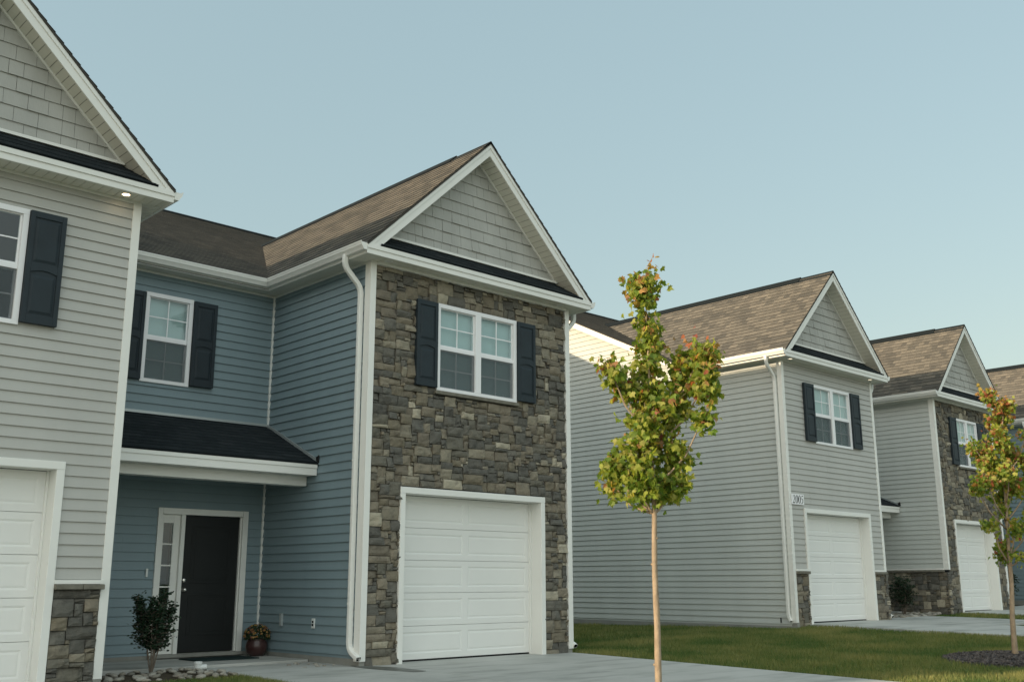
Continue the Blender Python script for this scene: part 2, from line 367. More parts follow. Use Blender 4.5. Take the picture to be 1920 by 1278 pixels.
def stones(mb, O, U, V, u0, u1, v0, v1, holes, seed, cw=.052, ch=.047, fine=True, m=0):
    O, U, V = Vector(O), Vector(U), Vector(V); Nn = U.cross(V); rr = random.Random(seed)
    nu = round((u1 - u0) / cw); nv = round((v1 - v0) / ch); cw = (u1 - u0) / nu; ch = (v1 - v0) / nv
    occ = [[False] * nv for _ in range(nu)]
    for i in range(nu):
        for j in range(nv):
            cu, cv = u0 + (i + .5) * cw, v0 + (j + .5) * ch
            if any(h[0] < cu < h[1] and h[2] < cv < h[3] for h in holes): occ[i][j] = True
    sizes = [(4, 2), (5, 2), (6, 2), (3, 2), (2, 2), (5, 3), (6, 3), (4, 3), (3, 3), (7, 3), (4, 4), (6, 4), (5, 1), (3, 1), (2, 3), (7, 2), (2, 1)]
    wts = [7, 6, 5, 6, 5, 11, 9, 12, 10, 4, 6, 3, 1, 2, 4, 3, 2]
    for j in range(nv):
        for i in range(nu):
            if occ[i][j]: continue
            for t in range(14):
                w, h = rr.choices(sizes, wts)[0] if t < 12 else ((2, 1) if t == 12 else (1, 1))
                if i + w > nu or j + h > nv: continue
                if any(occ[i + x][j + y] for x in range(w) for y in range(h)): continue
                break
            else: w = h = 1
            w = min(w, nu - i); h = min(h, nv - j)
            for x in range(w):
                for y in range(h): occ[i + x][j + y] = True
            g = .0035; x0 = u0 + i * cw + g; x1 = u0 + (i + w) * cw - g; z0 = v0 + j * ch + g; z1 = v0 + (j + h) * ch - g
            dep = rr.uniform(.028, .058); nx = max(2, w if fine else w // 2); nz = max(2, h + 1 if fine else 2)
            sx = rr.uniform(-.25, .25) * .05; sz = rr.uniform(-.3, .2) * .05; off = rr.random() * 50
            jt = [rr.uniform(-.006, .006) for _ in range(4)]
            vs = []
            for a_ in range(nx + 1):
                for b_ in range(nz + 1):
                    s_, t_ = a_ / nx, b_ / nz
                    e_ = min(s_, 1 - s_) == 0 or min(t_, 1 - t_) == 0
                    xx = x0 + (x1 - x0) * s_ + (jt[0] * (1 - t_) + jt[1] * t_) * (1 if 0 < i else 0) * (1 - s_); zz = z0 + (z1 - z0) * t_ + (jt[2] * (1 - s_) + jt[3] * s_) * .7 * (1 if j > 0 else 0) * (1 - t_)
                    nn = noise.noise(Vector((xx * 9, zz * 11, off))) * .022 + noise.noise(Vector((xx * 25, zz * 25, off))) * .008
                    d = dep + sx * (s_ - .5) * 2 + sz * (t_ - .5) * 2 + nn - (.014 if e_ else 0)
                    vs.append(O + U * xx + V * zz + Nn * max(.008, d))
            q = nz + 1; fs = [(a_ * q + b_, (a_ + 1) * q + b_, (a_ + 1) * q + b_ + 1, a_ * q + b_ + 1) for a_ in range(nx) for b_ in range(nz)]
            ring = [a_ * q for a_ in range(nx + 1)] + [nx * q + b_ for b_ in range(1, nz + 1)] + [a_ * q + nz for a_ in range(nx - 1, -1, -1)] + [b_ for b_ in range(nz - 1, 0, -1)]
            k0 = len(vs)
            for r in ring:
                p = vs[r]; dd = (p - O).dot(Nn); vs.append(p - Nn * dd)
            L_ = len(ring); fs += [(ring[k], k0 + k, k0 + (k + 1) % L_, ring[(k + 1) % L_]) for k in range(L_)]
            mb.faces(vs, fs, m)

# ------------------------------------------------------------------ the ground
def lerp_tab(x, T):
    if x <= T[0][0]: return T[0][1]
    for (x0, z0), (x1, z1) in zip(T, T[1:]):
        if x <= x1: return z0 + (z1 - z0) * (x - x0) / (x1 - x0)
    return T[-1][1]
TAB = [(-30, 0), (3.9, -.01), (10.6, .15), (11.2, .195), (14.5, .2), (17, .21), (18.6, .27), (22, .29), (25, .35), (60, .35)]
def g(x, y):
    z = lerp_tab(x, TAB) - .018 * min(max(-y, 0), 9)
    if y > 0: z -= .014 * min(y, 8) * max(0, min(1, (x - 4) / 3)) * max(0, min(1, (11.3 - x) / .5))
    return z
mb = MB()
xs = [-900, -300, -100, -50] + [x * .5 - 30 for x in range(0, 141)] + [50, 80, 150, 400, 900]
ys = [-900, -300, -100, -60, -40, -30, -24, -20, -17.2] + [-9.05] + [y * .5 - 9 for y in range(0, 61)] + [30, 60, 150, 400, 900]
vs = [(x, y, g(x, y) - .03 - (.12 if -17.3 < y < -9.04 else 0)) for x in xs for y in ys]; ny = len(ys)
fs = [(i * ny + j, (i + 1) * ny + j, (i + 1) * ny + j + 1, i * ny + j + 1) for i in range(len(xs) - 1) for j in range(ny - 1)]
mb.faces(vs, fs); o = mb.build('lawn', 'lawn', smooth=True); tag(o, kind='structure')
def drape(name, rects, off, m, step=.5):
    mb = MB()
    for x0, x1, y0, y1 in rects:
        nx = max(1, int((x1 - x0) / step)); ny = max(1, int((y1 - y0) / step)); vs = []
        for k in (0, -.12):
            vs += [(x0 + (x1 - x0) * i / nx, y0 + (y1 - y0) * j / ny, g(x0 + (x1 - x0) * i / nx, y0 + (y1 - y0) * j / ny) + off + k) for i in range(nx + 1) for j in range(ny + 1)]
        q = ny + 1; fs = [(i * q + j, (i + 1) * q + j, (i + 1) * q + j + 1, i * q + j + 1) for i in range(nx) for j in range(ny)]
        ring = [i * q for i in range(nx + 1)] + [nx * q + j for j in range(1, ny + 1)] + [i * q + ny for i in range(nx - 1, -1, -1)] + [j for j in range(ny - 1, 0, -1)]
        T = (nx + 1) * q; fs += [(ring[k], T + ring[k], T + ring[(k + 1) % len(ring)], ring[(k + 1) % len(ring)]) for k in range(len(ring))]
        mb.faces(vs, fs)
    o = mb.build(name, m, bevel=.006); tag(o, kind='structure'); return o
drape('driveway', [(.32, 3.92, -4.88, .19), (.32, 3.92, -7.2, -4.892)], .004, 'drive')
drape('driveway', [(-6.95, -3.6, -4.88, .19), (-6.95, -3.6, -7.2, -4.892)], .006, 'drive')
drape('driveway', [(11.1, 14.3, -4.8, .44), (11.1, 14.3, -7.2, -4.812)], .012, 'drive')
drape('driveway', [(18.6, 21.7, -4.8, .64), (18.6, 21.7, -7.2, -4.812)], .012, 'drive')
drape('driveway', [(25.9, 29.2, -4.8, .8), (25.9, 29.2, -7.2, -4.812)], .012, 'drive')
drape('front_path', [(-1.62, .31, -1.7, 1.12), (-1.62, .31, -4.2, -1.708)], .004, 'drive'); drape('front_path', [(14.31, 17.1, -2.2, 1.0)], .01, 'drive')
drape('front_path', [(21.71, 24.6, -2.2, 1.2)], .01, 'drive')
mb = MB(); n = 48; vs = []
for k in range(n):
    t_ = 2 * math.pi * k / n; q = 1 + .22 * noise.noise(Vector((math.cos(t_) * 1.7, math.sin(t_) * 1.7, 4)))
    x, y = .1 + .17 * q * math.cos(t_) - .12 * math.sin(t_), -.48 + .62 * q * math.sin(t_); vs.append((x, y, g(x, y) + .0085))
mb.faces(vs, [tuple(range(n))]); tag(mb.build('damp_stain', noisy('damp concrete', (.13, .135, .12), .5, .35, .35, 5.)), kind='structure')
drape('porch_slab', [(-3.2, -.02, 1.13, 2.5)], .035, 'drive'); drape('porch_slab', [(14.6, 18.0, 1.6, 2.95)], .05, 'drive')
drape('pavement', [(-40 + 1.5 * k + .004, -38.5 + 1.5 * k - .004, -8.7, -7.22) for k in range(66)], .006, 'drive')
drape('kerb', [(-60, 80, -9.2, -9.05)], .0, 'conc', 5.)
mb = MB(); mb.faces([(-900, -17, -.33), (900, -17, -.33), (900, -9.2, -.33), (-900, -9.2, -.33)], [(0, 1, 2, 3)])
# the road follows the pavement's rise
mb = MB(); xs2 = [-900, -60, -30] + list(range(-28, 62, 2)) + [900]
mb.faces([(x, y, g(x, -9) - .135) for x in xs2 for y in (-17.1, -9.2)], [(2 * i, 2 * i + 2, 2 * i + 3, 2 * i + 1) for i in range(len(xs2) - 1)])
tag(mb.build('road', 'asphalt'), kind='structure')
# planting bed soil
mb = MB()
def patch(mb, cx, cy, rx, ry, h, seed, n=40, nr=6):
    rr = random.Random(seed); vs = [(cx, cy, g(cx, cy) + h)]
    for k in range(1, nr + 1):
        for i in range(n):
            t = 2 * math.pi * i / n; w = 1 + .09 * noise.noise(Vector((math.cos(t) * 1.5, math.sin(t) * 1.5, seed)))
            x = cx + rx * w * k / nr * math.cos(t); y = cy + ry * w * k / nr * math.sin(t)
            zz = h * (1 - (k / nr) ** 3) + (rr.uniform(-.008, .012) if k < nr else -.03)
            vs.append((x, y, g(x, y) + zz))
    fs = [(0, 1 + i, 1 + (i + 1) % n) for i in range(n)]
    for k in range(nr - 1): fs += [(1 + k * n + i, 1 + (k + 1) * n + i, 1 + (k + 1) * n + (i + 1) % n, 1 + k * n + (i + 1) % n) for i in range(n)]
    mb.faces(vs, fs)
drape('planting_bed', [(-3.3, -1.64, -.1, 1.11)], -.012, 'soil', .25)
drape('planting_bed', [(14.32, 18.05, 1.02, 1.55)], .0, 'soil', .25)
drape('planting_bed', [(21.8, 25.4, 1.25, 1.7)], .0, 'soil', .25)

# ------------------------------------------------------------------ the houses
ZS, ZE, EX, OF, SM, YR, DEP = 5.385, 5.522, .276, .304, .496, 8.46, 14.66
YE_OFF = -.276
def add_window(par, x0, x1, z0, z1, yf, twin, blinds=True, name_kind='window'):
    """a sash window: frame mesh with panes, grilles, screens and blinds as sub-parts; yf = outer face"""
    mb = MB(); tw = .062; yb = yf + .11
    mb.box(x0, x1, yf, yb, z1 - tw, z1); mb.box(x0, x1, yf, yb, z0, z0 + tw * .8)
    mb.box(x0, x0 + tw, yf + .001, yb, z0 + tw * .8, z1 - tw); mb.box(x1 - tw, x1, yf + .001, yb, z0 + tw * .8, z1 - tw)
    cols = [(x0 + tw, x1 - tw)]
    if twin:
        xm = (x0 + x1) / 2; mb.box(xm - .055, xm + .055, yf - .002, yb, z0 + tw * .8, z1 - tw); cols = [(x0 + tw, xm - .055), (xm + .055, x1 - tw)]
    zm = (z0 + z1) / 2 - .01; za_, zb_ = z0 + tw * .8, z1 - tw
    panes = []; subs = []
    for p0, p1 in cols:
        scr, bl = MB(), MB(); subs += [(scr, 'insect_screen', 'screen')] + ([(bl, 'blind', 'blind')] if blinds else [])
        # meeting rail and sash rims
        mb.box(p0, p1, yf + .02, yf + .06, zm - .028, zm + .028)
        for q0, q1, yy in ((zm + .028, zb_, yf + .03), (za_, zm - .028, yf + .045)):
            mb.box(p0, p0 + .022, yy, yy + .03, q0, q1); mb.box(p1 - .022, p1, yy, yy + .03, q0, q1)
            mb.box(p0 + .022, p1 - .022, yy, yy + .03, q0, q0 + .018); mb.box(p0 + .022, p1 - .022, yy, yy + .03, q1 - .014, q1)
            gm = MB(); gm.box(p0 + .022, p1 - .022, yy + .012, yy + .016, q0 + .018, q1 - .014); panes.append(gm)
            cm = (p0 + p1) / 2; qm = (q0 + q1) / 2
            gr = MB(); subs.append((gr, 'grille', 'frame')); gr.box(cm - .008, cm + .008, yy + .003, yy + .011, q0 + .018, q1 - .014); gr.box(p0 + .022, p1 - .022, yy + .0025, yy + .0105, qm - .008, qm + .008)
        scr.box(p0 + .003, p1 - .003, yf + .026, yf + .027, za_, zm - .029)
        if blinds:
            k = zb_ - .005; bl.box(p0, p1, yf + .125, yf + .128, za_ - .03, zb_ + .03)
            while k > za_ - .02:
                bl.prism([(p0, yf + .112, k - .026), (p0, yf + .102, k), (p0, yf + .1035, k), (p0, yf + .1135, k - .026)], (p1 - p0, 0, 0)); k -= .024
    w = mb.build(name_kind, 'frame', par, bevel=.003)
    for p in panes: p.build('pane', 'glass', w)
    for q, nm, mt in subs: q.build(nm, mt, w)
    return w
def add_shutter(par, x0, x1, z0, z1, yf):
    mb = MB(); t = .05; zm = z0 + (z1 - z0) * .49
    mb.box(x0, x1, yf, yf + .045, z0, z1)
    # stiles and rails standing proud, arched rail in the middle, raised panels
    mb.box(x0, x0 + t, yf - .014, yf, z0, z1); mb.box(x1 - t, x1, yf - .014, yf, z0, z1)
    mb.box(x0 + t, x1 - t, yf - .0135, yf, z0, z0 + .09); mb.box(x0 + t, x1 - t, yf - .0135, yf, z1 - .07, z1)
    n = 8; pts = [(x0 + t, yf, zm + .055)]
    low = [(x0 + t + (x1 - x0 - 2 * t) * k / n, yf, zm - .05 + .03 * math.sin(math.pi * k / n)) for k in range(n + 1)]
    mb.prism([(x1 - t, yf, zm + .05), (x0 + t, yf, zm + .05)] + low, (0, -.0135, 0))
    for q0, q1 in ((z0 + .11, zm - .075), (zm + .07, z1 - .09)):
        A = [(x0 + t + .015, q0), (x1 - t - .015, q0), (x1 - t - .015, q1), (x0 + t + .015, q1)]
        B = [(x0 + t + .04, q0 + .03), (x1 - t - .04, q0 + .03), (x1 - t - .04, q1 - .03), (x0 + t + .04, q1 - .03)]
        mb.faces([(x, yf - .0005, z) for x, z in A] + [(x, yf - .011, z) for x, z in B], [(0, 1, 5, 4), (1, 2, 6, 5), (2, 3, 7, 6), (3, 0, 4, 7), (4, 5, 6, 7)])
    return mb.build('shutter', 'shutter', par, bevel=.003)
def add_garage(par, x0, x1, yface, H=2.3):
    """white trim and jambs round a recessed five-section panel door"""
    mb = MB(); tw = .085; yd = .2
    mb.box(x0, x0 + tw, yface, yd + .02, -.03, H - tw); mb.box(x1 - tw, x1, yface, yd + .02, -.03, H - tw); mb.box(x0, x1, yface - .003, yd + .02, H - tw, H)
    mb.box(x0 + tw, x0 + tw + .025, yd - .03, yd + .01, -.02, H - tw - .001); mb.box(x1 - tw - .025, x1 - tw, yd - .03, yd + .01, -.02, H - tw - .001)
    t = mb.build('garage_door_trim', 'white', par, bevel=.004)
    mb = MB(); a0, a1 = x0 + tw + .004, x1 - tw - .004; zb, zt = .015, H - tw - .004; n = 5; hh = (zt - zb) / n
    for k in range(n):
        s0, s1 = zb + k * hh + .002, zb + (k + 1) * hh - .003
        yy = yd + .012
        # section with two long raised panels: lattice of rails at y=yd, recess groove, raised field
        w = (a1 - a0); cols = [(a0 + .09, a0 + w / 2 - .05), (a0 + w / 2 + .05, a1 - .09)]
        p0, p1 = s0 + .075, s1 - .075
        G_ = .0075; mb.box(a0, a1, yy - G_, yy + .03, s0, p0); mb.box(a0, a1, yy - G_, yy + .03, p1, s1)
        mb.box(a0, cols[0][0], yy - G_, yy + .03, p0, p1); mb.box(cols[0][1], cols[1][0], yy - G_, yy + .03, p0, p1); mb.box(cols[1][1], a1, yy - G_, yy + .03, p0, p1)
        for c0, c1 in cols:
            A = [(c0, p0), (c1, p0), (c1, p1), (c0, p1)]; i1, i2 = .022, .045
            B = [(c0 + i1, p0 + i1), (c1 - i1, p0 + i1), (c1 - i1, p1 - i1), (c0 + i1, p1 - i1)]; Cc = [(c0 + i2, p0 + i2), (c1 - i2, p0 + i2), (c1 - i2, p1 - i2), (c0 + i2, p1 - i2)]
            vs = [(x, yy - G_, z) for x, z in A] + [(x, yy + .0005, z) for x, z in B] + [(x, yy - .004, z) for x, z in Cc]
            fs = [(i, (i + 1) % 4, 4 + (i + 1) % 4, 4 + i) for i in range(4)] + [(4 + i, 4 + (i + 1) % 4, 8 + (i + 1) % 4, 8 + i) for i in range(4)] + [(8, 9, 10, 11)]
            mb.faces(vs, fs)
    mb.box(a0, a1, yd + .043, yd + .06, zb, zt)
    d = mb.build('garage_door', 'door', par)
    mb = MB(); mb.box(a0, a1, yd + .003, yd + .04, -.03, .0145); mb.build('bottom_seal', 'rubber', d)
def add_downspout(par, sx, W_, zbot, kick=.2):
    """sx=-1 left eave, +1 right eave"""
    xw = -.05 if sx < 0 else W_ + .05; xg = -EX - .05 if sx < 0 else W_ + EX + .05; yd = .135
    pts = fillet([(xg, yd, ZS + .05), (xg, yd, ZS - .12), (xw, yd, ZS - .38), (xw, yd, zbot + .19), (xw - (0 if kick < .1 else .01 * sx), yd - kick, zbot + .085)], .1, 6)
    a_, b_, r = .036, .03, .012
    sec = []
    for qx, qy in ((1, 1), (-1, 1), (-1, -1), (1, -1)):
        for k in range(3):
            t = math.atan2(qy, qx) - math.pi / 4 + k * math.pi / 4
            sec.append((qx * (a_ - r) + r * math.cos(t), qy * (b_ - r) + r * math.sin(t)))
    mb = MB(); mb.tube(pts, [1.] * len(pts), sec=sec, cap=False)
    # open end: inside faces and set-back plug are coloured dark as painted shade
    dr = (pts[-1] - pts[-2]).normalized(); n0 = len(mb.v) - len(sec); ring = [Vector(p) for p in mb.v[n0:]]; cc = sum(ring, Vector()) / len(ring)
    inner = [cc + (p - cc) * .88 for p in ring]; deep = [p - dr * .06 for p in inner]; k = len(ring)
    mb.faces(ring + inner, [(i, (i + 1) % k, k + (i + 1) % k, k + i) for i in range(k)]); mb.faces(inner + deep, [(i, (i + 1) % k, k + (i + 1) % k, k + i) for i in range(k)] , 1); mb.faces(deep, [tuple(range(k))], 1)
    for z in (ZS - .9, 2.6, .75):
        mb.box(xw - .042, xw + .042, yd - .004, yd + .02, z, z + .03)
    return mb.build('downspout', ['white', 'dark'], par, smooth=False)
GP = [(0, .01), (.055, .01), (.06, .018), (.066, .03), (.082, .055), (.094, .07), (.097, .1), (.104, .104), (.104, .122), (.094, .122), (.09, .105), (.01, .105), (.004, .118), (0, .118)]

def house(name, loc, W_, za, R, side, front, frontmat, recm, wain_side, g1, g2, w1, w2, label, endL=False, endR=False, dl=True, dr=True, D=2.54, blinds=True, lights=((), ()), detail=True, porch=True, zbot=0., sidebase=.08, postL_full=True, postR_full=True, seed=1, kick=.2):
    t = empty(name, loc, label, 'house', 'row of attached two-storey houses')
    YE = D - EX; s = (za - ZE) / (W_ / 2 + EX); hw = W_ / 2 + EX; cA = 1 / math.sqrt(1 + s * s); sA = s * cA
    cM = 1 / math.sqrt(1 + SM * SM); sM_ = SM * cM; YV = YE + (za - ZE) / SM; ZR = ZE + SM * (YR - YE)
    WZ0, WZ1 = 3.70, 4.986; ZW = .974
    gh = (g1, g2, -1, 2.3); wh = (w1 + .01, w2 - .01, WZ0 + .01, WZ1 - .01)
    st = front == 'stone'; yfw = -.062 if st else -.036
    X, Y, Z = Vector((1, 0, 0)), Vector((0, 1, 0)), Vector((0, 0, 1))
    zb = zbot - .3
    # ---- structural wall behind the cladding
    mb = MB()
    slabrect(mb, (0, .002, 0), X, Z, .02, W_ - .02, zb, ZS, [gh, wh], .12)
    yl = DEP if endL else D; yr_ = DEP if endR else D
    rw = -2.078, -1.348, 3.773, 5.07; dw = -1.647, -.266, -1, 2.05
    mb.box(.02, .14, .13, yl - .005, zb, ZS - .002); mb.box(W_ - .14, W_ - .02, .13, yr_ - .005, zb, ZS - .002)
    if R: slabrect(mb, (0, D + .015, 0), X, Z, -R, .019, zb, ZS, [(rw[0] + .01, rw[1] - .01, rw[2] + .01, rw[3] - .01), (dw[0] + .03, dw[1] - .03, -1, dw[3] - .03)] if porch else [], .12)
    mb.box(-R, W_, DEP - .1, DEP, zb, ZS)
    # gable infill behind the shakes
    zt = lambda x: ZE + s * (x + EX)
    mb.prism([(.1, .0, ZS), (W_ - .1, .0, ZS), (W_ - .1, .0, zt(.1) - .3), (W_ / 2, .0, za - .26), (.1, .0, zt(.1) - .3)], (0, .08, 0))
    tri = [(D - EX, ZS), (DEP, ZS), (2 * YR - YE - .3, ZS + .02), (YR, ZR - .1)]
    if endL: mb.prism([(.022, y_, z_) for y_, z_ in tri], (.1, 0, 0))
    if endR: mb.prism([(W_ - .022, y_, z_) for y_, z_ in tri], (-.1, 0, 0))
    # dark floor and ceiling closing the rooms
    mb.box(.14, W_ - .14, .14, DEP - .1, 2.72, 2.8)
    mb.box(.14, W_ - .14, 1.2, 1.25, 0, 2.72); 
    mb.build('wall', 'dark', t)
    # ---- cladding
    E_ = .12
    def clad(nm, O, U, polys, mt, holes=(), start=.0):
        m_ = MB(); lap(m_, O, U, Z, polys, E_, .017, holes, 0, start, seam=2.9); return m_.build(nm, mt, t)
    p = .078
    if st:
        m_ = MB(); slabrect(m_, (0, -.001, 0), X, Z, p, W_ - p, zb, ZS - .005, [gh, wh], .0009, 1)
        stones(m_, (0, -.001, 0), X, Z, p + .004, W_ - p - .002, zbot - .04, ZS - .01, [gh, (w1, w2, WZ0 - .06, WZ1)], seed, fine=detail); m_.build('stone_veneer', ['stone', 'mortar'], t)
        m_ = MB(); m_.box(w1 - .03, w2 + .03, -.085, .0, WZ0 - .055, WZ0 - .004); m_.build('window_sill', 'cap', t, bevel=.008)
    else:
        clad('siding', (0, 0, 0), X, [[(p, ZW + .06), (W_ - p, ZW + .06), (W_ - p, ZS - .03), (p, ZS - .03)]], frontmat, [(g1, g2, 0, 2.3), wh])
        for q0, q1 in ((p - .0, g1), (g2, W_ - p + .02)):
            m_ = MB(); r0, r1 = (p + .003, g1 - .003) if q0 < g1 else (g2 + .003, W_ - p - .002)
            slabrect(m_, (0, -.001, 0), X, Z, r0, r1, zb, ZW, [], .0009, 1); stones(m_, (0, -.001, 0), X, Z, r0, r1, zbot - .04, ZW, [], seed + int(r0 * 3), fine=detail)
            wv = m_.build('stone_wainscot', ['stone', 'mortar'], t); m_ = MB(); m2 = MB()
            mid = q0 + (q1 - q0) * .55
            m_.box(q0, mid - .002, -.095, -.001, ZW + .002, ZW + .056); m_.box(mid + .002, q1, -.093, -.001, ZW + .002, ZW + .055); m2.box(q0, q1, -.04, -.001, ZW + .058, ZW + .1)
            m_.build('stone_cap', 'cap', wv, bevel=.008); m2.build('wainscot_trim', 'white', t, bevel=.003)
    # left side wall (normal -x): u = -y
    z0 = ZW + .06 if wain_side else sidebase
    polys = [[(-yl, z0), (0 - p, z0), (0 - p, ZS - .03), (-yl, ZS - .03)]]
    if endL:
        polys = [[(-yl, z0), (-p, z0), (-p, ZS - .03), (-yl, ZS - .03)], [(-DEP, ZS - .03), (-(D - EX), ZS - .03), (-(YR), ZR - .12), (-(2 * YR - YE), ZS - .02)]]
    clad('siding', (0, 0, 0), -Y, polys, side)
    if wain_side:
        m_ = MB(); slabrect(m_, (.001, 0, 0), -Y, Z, -yl, -.001, zb, ZW, [], .0009, 1); stones(m_, (.001, 0, 0), -Y, Z, -yl + .01, -.01, zbot - .04, ZW, [], seed + 7, fine=detail)
        wv = m_.build('stone_wainscot', ['stone', 'mortar'], t); m_ = MB(); m2 = MB()
        q = yl
        while q > .1:
            q2 = max(q - .62, 0); m_.box(-.095, -.001, q2 + .003 - (.0 if q2 > 0 else .09), q, ZW + .002, ZW + .056); q = q2
        m2.box(-.04, -.001, .08, yl, ZW + .058, ZW + .1); m_.build('stone_cap', 'cap', wv, bevel=.008); m2.build('wainscot_trim', 'white', t, bevel=.003)
    else:
        m_ = MB(); m_.box(-.004, .06, .03, yl, zb, z0 + .01); m_.build('foundation', 'conc', t)
    # right wall
    polys = [[(p, .08), (yr_, .08), (yr_, ZS - .03), (p, ZS - .03)]]
    if endR: polys.append([(D - EX, ZS - .03), (DEP, ZS - .03), (2 * YR - YE, ZS - .02), (YR, ZR - .12)])
    clad('siding', (W_, 0, 0), Y, polys, side)
    if R:
        clad('siding', (0, D, 0), X, [[(-R + .03, .08), (-.016, .08), (-.016, ZS - .03), (-R + .03, ZS - .03)]], recm, [rw, (dw[0], dw[1], 0, dw[3])] if porch else [])
        m_ = MB(); m_.box(-.034, -.002, D - .034, D - .002, .06, ZS - .004); m_.build('corner_trim', 'white', t, bevel=.003); m_ = MB(); m_.box(-R + .002, -R + .034, D - .034, D - .002, .06, ZS - .004); m_.build('corner_trim', 'white', t, bevel=.003)
        m_ = MB(); m_.box(-R, -.004, D - .004, D + .03, zb, .09); m_.build('foundation', 'conc', t)
    m_ = MB(); m_.box(-.006, p + .002, -.03, .1, zb, zbot + .06); m_.build('foundation', 'conc', t); m_ = MB(); m_.box(W_ - p - .002, W_ + .006, -.03, .1, zb, zbot + .06); m_.build('foundation', 'conc', t); m_ = MB(); m_.box(W_ - .06, W_ + .004, .03, yr_, zb, .09); m_.build('foundation', 'conc', t)
    m_ = MB()
    if not postL_full: stones(m_, (0, -.001, 0), X, Z, -.045, p + .004, zbot - .04, ZW, [], seed + 60, fine=detail)
    if not postR_full: stones(m_, (0, -.001, 0), X, Z, W_ - p - .004, W_ + .045, zbot - .04, ZW, [], seed + 61, fine=detail); stones(m_, (W_ + .0, 0, 0), Y, Z, .0, .5, zbot - .04, ZW, [], seed + 62, fine=detail)
    if m_.v: m_.build('corner_stones', ['stone', 'mortar'], t)
    # posts
    def post(xa, full, sx):
        m_ = MB(); zp = zbot + .05 if full else ZW + .06; th = .075
        if sx < 0: m_.box(-.02, p, -.02, .0, zp, ZS); m_.box(-.02, .0, .0, .085, zp, ZS)
        else: m_.box(W_ - p, W_ + .02, -.02, .0, zp, ZS); m_.box(W_, W_ + .02, .0, .085, zp, ZS)
        if st: # deeper return beside the stone
            if sx < 0: m_.box(-.0195, p - .001, -.05, -.021, zp, ZS)
            else: m_.box(W_ - p + .001, W_ + .0195, -.05, -.021, zp, ZS)
        m_.build('corner_post', 'white', t, bevel=.004)
    post(0, postL_full, -1); post(W_, postR_full, 1)
    # ---- openings
    add_garage(t, g1, g2, -.055 if st else -.036)
    add_window(t, w1, w2, WZ0, WZ1, yfw, True, blinds)
    for q0, q1 in ((w1 - .385, w1 - .004), (w2 + .004, w2 + .385)): add_shutter(t, q0, q1, WZ0 + .03, WZ1 - .01, (-.075 if st else -.062))
    # ---- gable
    m_ = MB(); hb = .24
    lo = [(.08, ZE + .3), (W_ - .08, ZE + .3)]
    zz = 5.816; xl = -EX + (zz + hb - ZE) / s
    lap(m_, (0, -.001, 0), X, Z, [[(xl, zz), (W_ - xl, zz), (W_ / 2, za - hb)]], .178, .016, (), 0, zz - .05, jit=(.14, .18, .22, .16, .26))
    m_.build('gable_shakes', 'shake', t)
    m_ = MB(); m_.box(xl - .05, W_ - xl + .05, -.04, .0, zz - .035, zz)
    for sg in (0, 1):
        A = [(xl - .02, zz), (W_ / 2, za - hb + .02), (W_ / 2, za - hb - .012), (xl + .013, zz)]
        if sg: A = [(W_ - x_, z_) for x_, z_ in A]
        m_.prism([(x_, -.034, z_) for x_, z_ in A], (0, .033, 0))
    m_.build('gable_trim', 'white', t)
    # pent roof
    m_ = MB(); y0, zz0, y1, zz1 = -OF - .03, ZE + .004, 0, zz - .035; Lp = math.hypot(y1 - y0, zz1 - zz0)
    Vp = Vector((0, y1 - y0, zz1 - zz0)) / Lp; xb = -EX + .2 / s
    P = [(xb, 0), (W_ - xb, 0), (W_ - xl + .03, Lp), (xl - .03, Lp)]
    lap(m_, (0, y0, zz0), X, Vp, [P], .14, .005); m_.prism([Vector((0, y0, zz0)) + X * u_ + Vp * v_ - X.cross(Vp) * .002 for u_, v_ in P], -X.cross(Vp) * .02)
    m_.build('pent_roof', 'shinglek', t)
    # rakes
    m_ = MB()
    for (h1, th_, yy) in ((.2, .024, -OF), (.075, .012, -OF - .0125)):
        A = [(-EX, ZE - .03), (W_ / 2, za - .03), (W_ / 2, za - .03 - h1), (-EX + (h1 + .01) / s, ZE - .02)]
        for sg in (0, 1):
            B = [(W_ - x_, z_) for x_, z_ in A] if sg else A
            m_.prism([(x_, yy, z_) for x_, z_ in B], (0, th_, 0))
    m_.build('rake_board', 'white', t, bevel=.003)
    m_ = MB(); Ls = hw / cA
    for sg in (0, 1):
        if sg == 0: O = (-EX, 0, ZE - .21); U = Vector((cA, 0, sA)); Vv = Vector((0, -1, 0)); P = [(.1, .0), (Ls, .0), (Ls, OF - .025), (.1, OF - .025)]
        else: O = (W_ + EX, 0, ZE - .21); U = Vector((-cA, 0, sA)); Vv = Vector((0, 1, 0)); P = [(.1, -(OF - .025)), (Ls, -(OF - .025)), (Ls, 0), (.1, 0)]
        boards(m_, O, U, Vv, P, .1, .007)
    # ---- soffits (flat)
    boards(m_, (0, 0, ZS), X, -Y, [(-EX, 0), (W_ + EX, 0), (W_ + EX, OF - .001), (-EX, OF - .001)])
    yE = YE if not endL else YE
    boards(m_, (0, 0, ZS), Y, X, [(.0015, -EX + .001), (D + .0, -EX + .001), (D + .0, 0), (.0015, 0)])
    boards(m_, (0, 0, ZS), Y, X, [(.0015, W_), (D, W_), (D, W_ + EX - .001), (.0015, W_ + EX - .001)])
    if R: boards(m_, (0, 0, ZS), X, -Y, [(-R + EX + .001, -D), (-EX, -D), (-EX, -YE), (-R + EX + .001, -YE)])
    m_.build('soffit', ['soffit', 'soffback'], t)
    m_ = MB()  # J trim where soffit meets wall
    m_.box(p, W_ - p, -.088 if st else -.022, -.001, ZS - .035 - (.01 if st else 0), ZS - .006); m_.build('soffit_trim', 'white', t); m_ = MB(); m_.box(-.022, -.001, p, D - .03, ZS - .035, ZS - .006); m_.build('soffit_trim', 'white', t); m_ = MB()
